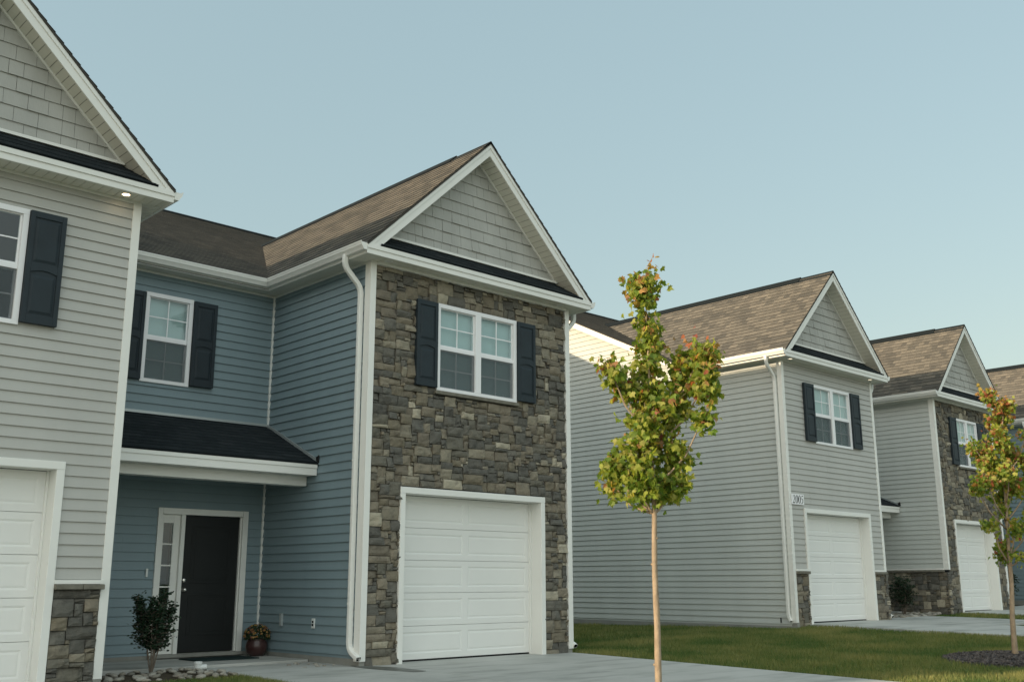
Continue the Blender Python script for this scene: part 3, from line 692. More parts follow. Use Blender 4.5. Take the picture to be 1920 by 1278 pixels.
    if R: m_.box(-R + .03, -.03, D - .022, D - .001, ZS - .035, ZS - .006)
    if m_.v: m_.build('soffit_trim', 'white', t)
    # ---- fascia and gutters
    m_ = MB(); m_.box(-EX, W_ + EX, -OF - .001, -OF + .024, ZS - .012, ZE - .022)
    m_.box(-EX - .001, -EX + .02, -OF + .024, YE + .02, ZS - .012, ZE - .022); m_.box(W_ + EX - .02, W_ + EX + .001, -OF + .024, YE + .02, ZS - .012, ZE - .022)
    m_.box(-EX + .0, W_ + EX, -OF - .016, -OF - .001, ZE - .075, ZE - .004)
    if R: m_.box(-R + EX, -EX - .001, YE, YE + .02, ZS - .012, ZE - .022)
    m_.build('fascia', 'white', t, bevel=.003)
    prof = [(d + .001, ZS + .018 + z) for d, z in GP]
    m_ = MB()
    sweep(m_, prof, ([(-R + EX + .108, YE), (-EX, YE), (-EX, -OF - .01)] if R else [(-EX, YE - .02), (-EX, -OF - .01)])); m_.build('gutter', 'white', t)
    m_ = MB(); sweep(m_, prof, [(W_ + EX, -OF - .01), (W_ + EX, YE - .01)]); m_.build('gutter', 'white', t)
    if dl: add_downspout(t, -1, W_, zbot, kick)
    if dr: add_downspout(t, 1, W_, zbot)
    # ---- roof
    m_ = MB(); e2 = .016; yo = -OF - .022
    def roofpoly(O, U, V, P):
        O, U, V = Vector(O), Vector(U), Vector(V); n_ = U.cross(V)
        lap(m_, O, U, V, [P], .14, .011, base=.0); m_.prism([O + U * a_ + V * b_ - n_ * .003 for a_, b_ in P], -n_ * .026)
    Lw = hw / cA
    roofpoly((-EX, 0, ZE), -Y, (cA, 0, sA), [(-yo, -e2), (-yo, Lw), (-YV, Lw), (-YE, 0), (-YE, -e2)][::-1])
    roofpoly((W_ + EX, 0, ZE), Y, (-cA, 0, sA), [(yo, -e2), (YE, -e2), (YE, 0), (YV, Lw), (yo, Lw)])
    my = lambda y_: (y_ - YE) / cM
    xl_ = -R + EX if R else -EX - .02; xr_ = W_ + EX + (.02 if endR else 0)
    if R: roofpoly((0, YE, ZE), X, (0, cM, sM_), [(xl_, -e2), (-EX, -e2), (-EX, 0), (W_ / 2, my(YV)), (W_ / 2, my(YR)), (xl_, my(YR))])
    else: roofpoly((0, YE, ZE), X, (0, cM, sM_), [(xl_, 0), (-EX, 0), (W_ / 2, my(YV)), (W_ / 2, my(YR)), (xl_, my(YR))])
    roofpoly((0, YE, ZE), X, (0, cM, sM_), [(xr_, 0), (xr_, my(YR)), (W_ / 2, my(YR)), (W_ / 2, my(YV))])
    roofpoly((0, 2 * YR - YE, ZE), -X, (0, -cM, sM_), [(-xr_, 0), (-xl_, 0), (-xl_, my(YR)), (-xr_, my(YR))])
    rf = m_.build('roof', 'shingle', t)
    m_ = MB()  # ridge caps / vents
    for q0, q1, hh in ((yo, .5, .012), (.5, YV, .034)):
        zc = za + hh; m_.prism([(W_ / 2 - .14, q0, zc - .14 * s), (W_ / 2, q0, zc), (W_ / 2 + .14, q0, zc - .14 * s), (W_ / 2 + .14, q0, zc - .14 * s - .025), (W_ / 2, q0, zc - .04), (W_ / 2 - .14, q0, zc - .14 * s - .025)], (0, q1 - q0, 0))
    zc = ZR + .034; m_.prism([(xl_, YR - .15, zc - .15 * SM), (xl_, YR, zc), (xl_, YR + .15, zc - .15 * SM), (xl_, YR + .15, zc - .15 * SM - .03), (xl_, YR, zc - .03), (xl_, YR - .15, zc - .15 * SM - .03)], (xr_ - xl_, 0, 0))
    m_.build('ridge_vent', 'shinglek', rf)
    for on, sx in ((endL, -1), (endR, 1)):
        if not on: continue
        m_ = MB(); xx = -EX if sx < 0 else W_ + EX - .024
        f1 = [(YE, ZE - .03), (YR, ZR - .03), (YR, ZR - .2), (YE + .0, ZE - .16)]; f2 = [(2 * YR - y_, z_) for y_, z_ in f1]
        for f in (f1, f2): m_.prism([(xx, y_, z_) for y_, z_ in f], (.024, 0, 0))
        # sloped soffit under the end rake
        for f in (f1, f2):
            xa, xb_ = (xx + .025, -.016) if sx < 0 else (W_ + .016, xx - .001)
            A = Vector((xa, f[3][0], f[3][1] + .02)); B = Vector((xa, f[2][0], f[2][1] + .02)); m_.prism([A, B, B + X * (xb_ - xa), A + X * (xb_ - xa)], (0, 0, .02))
        m_.build('rake_board', 'white', t, bevel=.003)
    # ---- soffit lights
    for i, lx in enumerate(lights[0] + lights[1]):
        lit = i < len(lights[0]); m_ = MB()
        m_.lathe([(.06, 0), (.06, -.008), (.044, -.009), (.042, -.002)], 24, 0, (lx, -.18, ZS - .005)); lt = m_.build('soffit_light', 'white', t)
        m_ = MB(); m_.lathe([(.0001, -.005), (.042, -.005)], 24, 0, (lx, -.18, ZS - .005)); m_.build('lens', ('dimlamp' if endL else 'lamp') if lit else 'plastic', lt)
    # ---- porch, front door and small window in the recess
    if R and porch:
        yf, z1_, z2_, yb = 1.106, 3.328, 2.675, 1.36; Lp = math.hypot(D - yf, z1_ - z2_); Vp = Vector((0, D - yf, z1_ - z2_)) / Lp; x0, x1 = -R + .022, -.022
        m_ = MB(); P = [(x0, -.03), (x1, -.03), (x1, Lp), (x0, Lp)]
        lap(m_, (0, yf, z2_), X, Vp, [P], .14, .005); n_ = X.cross(Vp); m_.prism([Vector((0, yf, z2_)) + X * u_ + Vp * v_ - n_ * .003 for u_, v_ in P], -n_ * .02)
        pr = m_.build('porch_roof', 'shinglek', t)
        m_ = MB(); m_.prism([Vector((x1 - .012, yf + .02, z2_ + .02)), Vector((x1 - .012, D, z1_ + .01)), Vector((x1 - .012, D, z1_ + .05)), Vector((x1 - .012, yf + .02, z2_ + .06))], (.02, 0, 0)); m_.box(x0, x1 - .013, D - .03, D - .001, z1_ + .002, z1_ + .04)
        m_.build('flashing', 'flash', pr)
        m_ = MB(); m_.prism([(x1 - .01, yf - .045, z2_ - .01), (x1 - .01, yf + .06, z2_ + .05), (x1 - .01, yf - .04, z2_ + .1)], (.012, 0, 0)); m_.build('kickout_flashing', 'rubber', pr)
        m_ = MB(); m_.box(x0, x1, yf, yf + .022, z2_ - .185, z2_ - .03); m_.box(x0, x1, yf - .014, yf - .0005, z2_ - .085, z2_ - .022)
        m_.box(x0, x1, yf + .023, D - .035, z2_ - .18, z2_ - .165); m_.build('porch_fascia', 'white', pr, bevel=.003)
        m_ = MB(); m_.box(x0, x1, yb, yb + .18, 2.36, z2_ - .182); m_.build('porch_beam', 'white', t, bevel=.004)
        add_window(t, rw[0], rw[1], rw[2], rw[3], D - .036, False, blinds)
        for q0, q1 in ((rw[0] - .366, rw[0] - .003), (rw[1] + .003, rw[1] + .366)): add_shutter(t, q0, q1, rw[2] + .02, rw[3] - .02, D - .06)
        # front door assembly
        a0, a1, zt_ = dw[0], dw[1], dw[3]; zf = .085; m_ = MB(); yq = D - .036
        for q in ((a0, a0 + .065), (a1 - .085, a1)): m_.box(q[0], q[1], yq, D + .1, zf, zt_)
        m_.box(a0 + .066, a1 - .086, yq + .001, D + .1, zt_ - .085, zt_ - .001); m_.box(-1.29, -1.232, yq + .02, D + .1, zf, zt_ - .086)
        m_.box(a1 - .105, a1 - .0855, D + .0, D + .1, zf, zt_ - .087)
        m_.build('door_frame', 'white', t, bevel=.004)
        m_ = MB(); m_.box(a0, a1, yq - .03, D + .1, .04, zf - .001); m_.build('threshold', 'conc', t, bevel=.004)
        d0, d1, dz0, dz1, yd = -1.231, -.372, zf + .01, zt_ - .088, D + .035; m_ = MB(); m_.box(d0, d1, yd, yd + .045, dz0, dz1)
        for (q0, q1, r0, r1) in ((d0 + .13, d1 - .13, dz0 + .22, dz0 + .78), (d0 + .13, d1 - .13, dz0 + .93, dz1 - .14)):
            m_.box(q0, q1, yd - .006, yd, r0, r0 + .02); m_.box(q0, q1, yd - .006, yd, r1 - .02, r1); m_.box(q0, q0 + .02, yd - .0055, yd, r0, r1); m_.box(q1 - .02, q1, yd - .0055, yd, r0, r1)
            m_.box(q0 + .06, q1 - .06, yd - .005, yd, r0 + .06, r1 - .06)
        dd = m_.build('front_door', 'black', t, bevel=.003)
        for nm, zk, rk in (('door_knob', .937, .028), ('deadbolt', 1.066, .026)):
            m_ = MB(); cx_ = d0 + .055; pr_ = [(.034, 0), (.034, .008), (.012, .012), (.012, .03), (rk, .04), (rk * 1.05, .055), (rk * .6, .068), (.0001, .07)] if nm == 'door_knob' else [(.03, 0), (.03, .012), (.02, .018), (.0001, .019)]
            n = 20; vs = [(cx_ + r * math.cos(2 * math.pi * k / n), yd - h_, zk + r * math.sin(2 * math.pi * k / n)) for r, h_ in pr_ for k in range(n)]
            m_.faces(vs, [(i * n + k, i * n + (k + 1) % n, (i + 1) * n + (k + 1) % n, (i + 1) * n + k) for i in range(len(pr_) - 1) for k in range(n)]); m_.build(nm, 'nickel', dd, smooth=True)
        s0, s1 = a0 + .066, -1.291; m_ = MB(); yd = D + .03; c0, c1, q0, q1 = -1.53, -1.385, .4, 1.845
        m_.box(s0, c0, yd, yd + .04, zf, zt_ - .086); m_.box(c1, s1, yd, yd + .04, zf, zt_ - .086); m_.box(c0, c1, yd, yd + .04, zf, q0); m_.box(c0, c1, yd, yd + .04, q1, zt_ - .086)
        for k in range(1, 5): zk = q0 + (q1 - q0) * k / 5; m_.box(c0, c1, yd - .002, yd + .02, zk - .01, zk + .01)
        sd = m_.build('sidelight', 'white', t, bevel=.002); m_ = MB(); m_.box(c0, c1, yd + .022, yd + .026, q0, q1); m_.build('pane', 'glass', sd); m_ = MB(); m_.box(c0 - .04, c1 + .04, yd + .2, yd + .22, q0 - .1, q1 + .1); m_.build('dark_backing', 'shutter', sd)  # unseen dark panel added behind the sidelight to keep its panes dark
        m_ = MB(); m_.box(-1.765, -1.735, D - .035, D - .015, 1.11, 1.22); m_.build('doorbell', 'plastic', t, bevel=.004)
    return t

GRP = 'row of attached two-storey houses'
hA = house('townhouse', (-7.237, -.017, -.012), 3.922, 7.658, 4.7, 'grey', 'siding', 'grey', 'blue', False, .571, 3.351, 1.207, 2.715,
    'grey-sided house at the left edge with a warm light lit under its eave', lights=((.5, 3.68), ()), blinds=False, dl=True, dr=False, porch=False, seed=11)
hB = house('townhouse', (0, 0, 0), 3.922, 7.658, 3.315, 'blue', 'stone', None, 'blue', False, .58, 3.342, 1.166, 2.745,
    'stone-fronted house with blue side siding, porch roof and black front door', endR=True, lights=((), (.18, 3.6)), seed=23)
hC = house('townhouse', (10.688, .25, .215), 3.818, 7.645, 0, 'cool', 'siding', 'grey', 'cool', False, .516, 3.274, 1.157, 2.726,
    'grey-sided house with long blank side wall, behind the nearer young maple', endL=True, lights=((.11, 3.48), ()), sidebase=-.04, kick=.05, postR_full=False, zbot=-.03, seed=37, detail=False)
hD = house('townhouse', (18.077, .446, .29), 3.567, 7.6, 3.571, 'cool', 'stone', None, 'cool', True, .568, 3.0, 1.196, 2.5,
    'stone-fronted house with grey side wall partly hidden by the farther young tree', dl=False, postL_full=False, zbot=-.03, seed=41, detail=False, lights=((), ()))
hE = house('townhouse', (25.4, .65, .40), 3.82, 7.62, 3.756, 'blue', 'siding', 'grey', 'blue', False, .516, 3.274, 1.157, 2.726,
    'farthest house at the right edge, only its blue side wall and brown roof showing', endR=True, zbot=-.03, seed=43, detail=False)
hZ = house('townhouse', (-15.9, -.017, -.012), 3.922, 7.658, 0, 'blue', 'siding', 'grey', 'blue', False, .571, 3.351, 1.207, 2.715,
    'blue-sided end house beyond the left edge of the photograph', endL=True, seed=53, detail=False)

# small wall fittings on the blue side wall of the stone house
mb = MB(); mb.box(-.045, -.012, 1.83, 1.885, .44, .61); mb.box(-.0475, -.045, 1.838, 1.877, .455, .595); mb.build('cable_box', MT['flash'], hB, bevel=.004)
mb = MB(); mb.box(-.03, -.012, 1.005, 1.075, .43, .56); q = mb.build('outlet_plate', 'plastic', hB, bevel=.003)
mb = MB()
for z in (.515, .475): mb.box(-.034, -.0301, 1.022, 1.058, z - .015, z + .015)
mb.build('socket', 'rubber', q)
mb = MB(); mb.tube([(-.03, .33, .12), (-.03, .33, .02)], .012, 8); mb.build('drain_stub', 'rubber', hC)

# house number plate
sg = empty('house_number_sign', (10.688, .25, .215), 'white house number plate reading 2005 between the corner post and the garage door', 'sign')
mb = MB(); mb.box(.045, .512, -.042, -.026, 2.362, 2.578); mb.build('plate', MT['frame'], sg, bevel=.003)
def stroke(mb, pts, ws, m=0, y=-.0435):
    L_, R2 = [], []
    for i, p in enumerate(pts):
        A = Vector(pts[max(i - 1, 0)]); B = Vector(pts[min(i + 1, len(pts) - 1)]); d = (B - A).normalized(); n_ = Vector((-d.y, d.x)); q = Vector(p)
        L_.append(q + n_ * ws[i] / 2); R2.append(q - n_ * ws[i] / 2)
    for i in range(len(pts) - 1):
        mb.poly([(L_[i].x, y, L_[i].y), (R2[i].x, y, R2[i].y), (R2[i + 1].x, y, R2[i + 1].y), (L_[i + 1].x, y, L_[i + 1].y)], m)
def digit(mb, ch, x, z, h):
    w = h * .5; sh = lambda p: (x + p[0] * w + p[1] * h * .12, z + p[1] * h)
    if ch == '0':
        pts = [(.5 + .42 * math.cos(t), .5 + .49 * math.sin(t)) for t in [2 * math.pi * k / 28 for k in range(29)]]
        ws = [h * (.035 + .12 * abs(math.cos(2 * math.pi * k / 28))) for k in range(29)]
    elif ch == '2':
        pts = [(.1, .72), (.12, .84), (.28, .96), (.5, .99), (.72, .93), (.82, .78), (.78, .62), (.62, .45), (.4, .28), (.2, .12), (.08, .04)]
        ws = [h * q for q in (.07, .05, .04, .05, .09, .13, .13, .1, .06, .045, .05)]
        stroke(mb, [sh(p) for p in ((.06, .05), (.3, .06), (.6, .05), (.84, .06), (.93, .22))], [h * q for q in (.09, .12, .12, .09, .02)])
    else:
        pts = [(.26, .52), (.42, .6), (.62, .58), (.8, .44), (.84, .28), (.74, .1), (.5, .02), (.22, .03), (.08, .08)]
        ws = [h * q for q in (.03, .04, .08, .13, .14, .10, .05, .06, .10)]
        stroke(mb, [sh(p) for p in ((.28, .97), (.27, .75), (.26, .52))], [h * .05] * 3); stroke(mb, [sh(p) for p in ((.28, .94), (.6, .93), (.88, .96))], [h * .1, h * .11, h * .08])
    stroke(mb, [sh(p) for p in pts], ws)
for i, ch in enumerate('2005'):
    mb = MB(); digit(mb, ch, .085 + i * .102, 2.388, .165); o = mb.build('digit', MT['rubber'], sg); o.modifiers.new('s', 'SOLIDIFY').thickness = .002

# ------------------------------------------------------------------ plants
LEAF = [(0, 0), (.16, .04), (.42, -.02), (.36, .16), (.6, .34), (.44, .40), (.5, .62), (.26, .56), (.12, .74), (0, 1.0)]
LEAFR = LEAF + [(-x, y) for x, y in LEAF[-2:0:-1]]
def add_leaf(mb, p, size, rr, col, outl=LEAFR, down=.8):
    ph = rr.uniform(0, 2 * math.pi); d = Vector((math.cos(ph), math.sin(ph), rr.uniform(-1.3, .1) * down * 2)).normalized()   # tip direction, drooping
    n_ = Vector((rr.gauss(0, 1), rr.gauss(0, 1), .55)); n_ = (n_ - d * n_.dot(d)).normalized(); w = d.cross(n_)
    fold = rr.uniform(.1, .45); curl = rr.uniform(0, .35)
    pts = [p + (w * x + d * y + n_ * (abs(x) * fold - curl * y * y)) * size for x, y in outl]; c_ = p + (d * .38 - n_ * .05) * size
    k = len(pts); mb.faces([c_] + pts, [(0, 1 + i, 1 + (i + 1) % k) for i in range(k)], 0, col)
def leafcol(rr, hue):
    G = [(.12, .20, .03), (.17, .25, .04), (.23, .30, .05), (.30, .34, .06), (.38, .38, .10)]
    O_ = [(.38, .27, .07), (.40, .23, .08), (.36, .19, .09), (.38, .13, .07)]
    c_ = rr.choice(O_) if rr.random() < hue else rr.choice(G); f = rr.uniform(.75, 1.2)
    return tuple(x * f for x in c_)
def tree(base, trunk, rad, blobs, label, seed, nl, fork, lsize=.085):
    rr = random.Random(seed); t = empty('maple_tree', base, label, 'tree', 'young street maples'); B = Vector(base)
    mb = MB(); tp = [Vector(p) - B for p in trunk]; fine = []
    for i in range(len(tp) - 1):
        n = max(2, int((tp[i + 1] - tp[i]).length / .12))
        for k in range(n): fine.append(tp[i].lerp(tp[i + 1], k / n))
    fine.append(tp[-1]); H = tp[-1].z; H0 = fork
    fine = [p + Vector((noise.noise(Vector((p.z * 1.3, seed, 0))), noise.noise(Vector((p.z * 1.3, seed, 9))), 0)) * .025 for p in fine]
    rad_ = [rad * (1 - .3 * min(p.z / H0, 1)) * (1 if p.z < H0 else max(.12, 1 - (p.z - H0) / (H - H0))) * (1 + .06 * noise.noise(Vector((p.z * 6, seed, 3)))) for p in fine]
    rad_[0] *= 1.4; rad_[1] *= 1.1
    mb.tube(fine, rad_, 12)
    for k in range(7):   # knots
        i = rr.randrange(3, len(fine) - 4); p = fine[i]; th = rr.uniform(0, 6.28); d = Vector((math.cos(th), math.sin(th), .5)); mb.tube([p, p + d * rad_[i] * 1.35], [rad_[i] * .72, rad_[i] * .3], 8)
    mb.build('trunk', 'bark', t, smooth=True)
    lb = MB(); cr = MB(); tot = sum((b_[3] * b_[4]) for b_ in blobs)
    for (x, y, z, rx, rz) in [(q[0], q[1], q[2], q[3] * .84, q[4] * .86) for q in blobs]:
        c_ = Vector((x, y, z)) - B
        # limb leaves the trunk below the clump
        zj = max(H0 * .98, c_.z - (.35 + .6 * Vector((c_.x - tp[1].x, c_.y - tp[1].y)).length)); j = min(fine, key=lambda p: abs(p.z - zj)); dx = (c_ - j)
        if Vector((dx.x, dx.y)).length > .1:
            mid = j.lerp(c_, .5) + Vector((dx.x * .12, dx.y * .12, -.04)); top = c_ + Vector((dx.x * .1, dx.y * .1, rz * .7))
            lb.tube([j, j.lerp(mid, .5) + Vector((0, 0, -.01)), mid, c_, top], [.013, .011, .009, .006, .003], 6)
        n = int(nl * rx * rz / tot); nt = max(6, n // 9)
        for _ in range(nt):
            while 1:
                v = Vector((rr.uniform(-1, 1), rr.uniform(-1, 1), rr.uniform(-1, 1)))
                if v.length < 1: break
            v *= (v.length ** -.25) if v.length > .01 else 1
            tip = c_ + Vector((v.x * rx, v.y * rx, v.z * rz)); root = c_ + Vector((v.x * rx * .2, v.y * rx * .2, v.z * rz * .5 - .06))
            lb.tube([root, root.lerp(tip, .6) + Vector((0, 0, .01)), tip], [.0045, .0032, .0018], 4)
            hf = tip.z / H; hue = max(0.01, min(.7, (hf - .66) * .7 + (.10 if lsize < .065 else 0) + (.12 if v.z > .3 else 0) - v.x * .06 + rr.gauss(0, .07)))
            for q in range(9):
                off = Vector((rr.gauss(0, .048), rr.gauss(0, .048), rr.gauss(0, .048) - .01))
                p = root.lerp(tip, rr.uniform(.5, 1.05)) + off
                add_leaf(cr, p, lsize * rr.uniform(.6, 1.15), rr, leafcol(rr, hue))
    for k in range(4):   # red leaves at the growing tips
        b_ = rr.choice(blobs); p = Vector(b_[:3]) - B + Vector((rr.uniform(-.6, .3) * b_[3], 0, b_[4] * .9))
        for q in range(3): add_leaf(cr, p + Vector((rr.gauss(0, .03), rr.gauss(0, .03), rr.gauss(0, .03))), lsize * .7, rr, (.36, .09, .07))
    top = tp[-1]
    for q in range(10): add_leaf(cr, top + Vector((rr.gauss(0, .03), rr.gauss(0, .03), rr.uniform(-.12, .02))), lsize * .7, rr, rr.choice([(.36, .10, .08), (.36, .24, .06), (.4, .15, .05)]))
    lb.build('branches', 'bark', t, smooth=True)
    cr.build('crown', 'leaf', t); return t
T1 = [[-0.2, -5.02, 3.9, 0.19, 0.26], [-0.18, -5.01, 3.5, 0.14, 0.17], [-0.12, -4.98, 3.23, 0.17, 0.24], [-0.19, -4.95, 2.89, 0.22, 0.24], [-0.56, -4.84, 3.06, 0.13, 0.13], [-0.36, -4.84, 2.91, 0.13, 0.13], [0.23, -5.37, 3.24, 0.22, 0.19], [0.15, -5.46, 2.94, 0.18, 0.24], [0.18, -5.18, 3.07, 0.17, 0.31], [0.11, -5.45, 2.58, 0.13, 0.13], [-0.03, -5.17, 2.72, 0.22, 0.23], [-0.17, -4.97, 2.55, 0.28, 0.24], [-0.24, -4.96, 2.27, 0.26, 0.22], [0.03, -5.12, 2.24, 0.18, 0.24], [-0.34, -4.69, 2.14, 0.15, 0.18], [-0.28, -4.63, 1.94, 0.14, 0.1], [-0.32, -4.96, 1.98, 0.21, 0.19], [0.03, -5.09, 1.99, 0.21, 0.19], [-0.07, -4.96, 1.86, 0.19, 0.08]]
T2 = [[7.3, -5.29, 3.68, 0.1, 0.14], [7.4, -5.45, 3.53, 0.19, 0.12], [7.52, -5.36, 3.38, 0.11, 0.11], [7.31, -5.31, 3.32, 0.08, 0.12], [7.3, -5.38, 3.06, 0.14, 0.2], [7.4, -5.07, 2.89, 0.2, 0.19], [7.14, -5.04, 2.98, 0.07, 0.07], [7.26, -5.23, 2.73, 0.17, 0.17], [7.63, -5.37, 2.88, 0.16, 0.16], [7.21, -5.49, 2.58, 0.14, 0.14], [7.7, -5.48, 2.77, 0.11, 0.16], [7.03, -5.08, 2.36, 0.11, 0.09], [7.0, -5.25, 2.43, 0.18, 0.14], [7.54, -5.37, 2.4, 0.23, 0.17], [7.55, -5.19, 2.25, 0.12, 0.12], [7.06, -5.22, 1.83, 0.1, 0.09], [7.41, -5.27, 2.06, 0.11, 0.09], [7.35, -5.43, 1.79, 0.17, 0.09], [7.42, -5.2, 1.52, 0.1, 0.11], [7.41, -5.2, 1.4, 0.08, 0.06], [7.32, -5.46, 1.39, 0.09, 0.07], [7.87, -5.56, 2.62, 0.16, 0.23], [7.75, -5.56, 2.0, 0.14, 0.15], [7.78, -5.58, 3.15, 0.09, 0.11]]
tree((-.15, -5, -.12), [(-.15, -5, -.12), (-.15, -5.0, 1.18), (-.15, -5, 1.78), (-.15, -5, 3.03), (-.16, -4.99, 4.1), (-.1, -5.05, 4.24)], .034, T1, 'nearer young maple with slim pale trunk, leaves turning orange, before the stone-fronted house', 4, 7400, 1.85, .068)
tree((7.31, -5.26, -.03), [(7.31, -5.26, -.03), (7.35, -5.3, 1.25), (7.39, -5.33, 1.99), (7.39, -5.34, 2.83), (7.39, -5.33, 3.53), (7.36, -5.31, 3.83)], .04, T2, 'young yellowing maple rising from a mulch ring at the right edge of the photograph', 9, 6500, 1.3, .062)
# mulch ring
mb = MB(); patch(mb, 7.31, -5.26, .95, .95, .07, 3.); o = mb.build('mulch_ring', 'mulch', smooth=True); tag(o, kind='stuff', label='dark mulch heaped round the foot of the right hand tree', cat='mulch')
mb = MB(); rr = random.Random(8)
for _ in range(2600):
    r = .93 * math.sqrt(rr.random()); th = rr.uniform(0, 6.28); x, y = 7.31 + r * math.cos(th), -5.26 + r * math.sin(th); z = g(x, y) + .07 * (1 - (r / .95) ** 3) + .004
    d = Vector((rr.gauss(0, 1), rr.gauss(0, 1), rr.gauss(0, .35))).normalized() * rr.uniform(.015, .04); w = d.cross(Vector((0, 0, 1))).normalized() * rr.uniform(.004, .01); n_ = Vector((0, 0, rr.uniform(.004, .012)))
    p = Vector((x, y, z)); v = rr.uniform(.03, .13); mb.faces([p - d - w, p - d + w, p + d + w, p + d - w, p + n_ * 2], [(0, 1, 4), (1, 2, 4), (2, 3, 4), (3, 0, 4)], 0, (v, v * .9, v * .86))
tag(mb.build('mulch_chips', attrmat('mulch chip', 0, .9)), 'loose dark wood chips of the mulch ring', 'mulch', kind='stuff')
def shrub(loc, w, h, label, n, seed, stems=5, cols=((.010, .028, .014), (.016, .038, .018), (.024, .05, .024)), shape=.8, ls=.034):
    t = empty('shrub', loc, label, 'shrub'); rr = random.Random(seed); sb = MB(); lf = MB(); el = [(0, 0), (.25, .25), (.3, .55), (.14, .85), (0, 1), (-.14, .85), (-.3, .55), (-.25, .25)]
    tips = []
    for k in range(stems):
        th = 2 * math.pi * k / stems + rr.uniform(-.4, .4); ro = rr.uniform(.35, 1) * w / 2
        tip = Vector((math.cos(th) * ro, math.sin(th) * ro * .8, h * rr.uniform(.72, 1))); m1 = tip * .35 + Vector((0, 0, .0)); m1.x *= .9; m1.y *= .9
        pts = [Vector((0, 0, -.05)), m1, tip * .7, tip]; sb.tube(fillet(pts, .1, 3), [.010 - .0008 * q for q in range(len(fillet(pts, .1, 3)))], 6); tips.append(pts)
    for _ in range(n // 6):
        P = rr.choice(tips); t_ = rr.uniform(.3, 1.0) ** .8; q = P[0].lerp(P[3], t_)
        if t_ < .35: q = P[0].lerp(P[1], 1)
        r_ = (.13 if w < .7 else .16) * w * (1.25 - t_ * .75); tip = q + Vector((rr.gauss(0, r_), rr.gauss(0, r_), rr.gauss(0, r_ * .6) + .03))
        if tip.z < h * .2: tip.z = h * .2 + rr.random() * .05
        sb.tube([q, tip], [.003, .0015], 4)
        for k in range(6): add_leaf(lf, q.lerp(tip, rr.uniform(.3, 1.05)) + Vector((rr.gauss(0, .012), rr.gauss(0, .012), rr.gauss(0, .014))), ls * rr.uniform(.7, 1.25), rr, rr.choice(cols), el, -.25)
    sb.build('stem', 'twig', t); lf.build('foliage', 'darkleaf', t); return t
shrub((-2.33, .9, -.01), .62, .92, 'small dark holly shrub growing from the rocks left of the black front door', 4200, 3, 9, ls=.038)
shrub((17.25, 1.25, .21), .75, .95, 'dark rounded shrub against the stone base between two far houses', 2600, 5, 9, ls=.045)
shrub((23.7, 1.4, .33), .9, 1.0, 'dark shrub below the blue wall at the far right edge', 2600, 6, 9, ls=.05)

# pot of chrysanthemums
t = empty('flower_pot', (-.2, 2.2, .03), 'dark red pot of rust-yellow chrysanthemums beside the black front door', 'plant pot')
mb = MB(); mb.lathe([(.0001, 0), (.09, 0), (.135, .05), (.155, .12), (.145, .18), (.125, .21), (.135, .225), (.13, .235), (.11, .22), (.0001, .2)], 28); mb.build('pot', 'pot', t, smooth=True)
mb = MB(); m2 = MB(); rr = random.Random(2); el = [(0, 0), (.25, .3), (.2, .7), (0, 1), (-.2, .7), (-.25, .3)]
for _ in range(900):
    th = rr.uniform(0, 6.28); ph = math.acos(rr.uniform(-.25, 1)); r = rr.uniform(.13, .185); p = Vector((r * math.sin(ph) * math.cos(th), r * math.sin(ph) * math.sin(th), .27 + r * .85 * math.cos(ph)))
    add_leaf(mb, p, .03, rr, (.03 * rr.uniform(.6, 1.3), .05, .02), el)
for _ in range(170):
    th = rr.uniform(0, 6.28); ph = math.acos(rr.uniform(-.1, 1)); r = .19; p = Vector((r * math.sin(ph) * math.cos(th), r * math.sin(ph) * math.sin(th), .27 + r * .85 * math.cos(ph))); n_ = (p - Vector((0, 0, .27))).normalized()
    u = n_.orthogonal().normalized(); w = n_.cross(u); col = rr.choice([(.28, .16, .04), (.22, .10, .04), (.33, .22, .07), (.18, .07, .04)]); R0 = rr.uniform(.012, .02)
    vs = [p + n_ * .006] + [p + (u * math.cos(k * math.pi / 6) + w * math.sin(k * math.pi / 6)) * (R0 if k % 2 else R0 * .6) for k in range(12)]
    m2.faces(vs, [(0, 1 + k, 1 + (k + 1) % 12) for k in range(12)], 0, col)
mb.build('foliage', 'darkleaf', t); m2.build('flowers', attrmat('petal', .1), t)
# doormat
mb = MB(); mb.box(-1.32, -.42, 1.72, 2.28, .028, .042); tag(mb.build('doormat', 'mat', bevel=.004), 'dark doormat lying on the porch slab before the black door', 'doormat')
# white drain fitting among the rocks
mb = MB(); c_ = (-1.72, .93, g(-1.7, .9)); mb.lathe([(.045, -.05), (.045, .07), (.052, .07), (.052, .1), (.04, .1), (.04, .06), (.0001, .06)], 20, 0, c_)
mb.tube([(c_[0] + .03, c_[1] - .01, c_[2] + .03), (c_[0] + .1, c_[1] - .03, c_[2] + .035)], .034, 14); tag(mb.build('drain_pipe', 'plastic', bevel=.003), 'stub of white plastic drain pipe among the rocks by the porch slab', 'pipe')
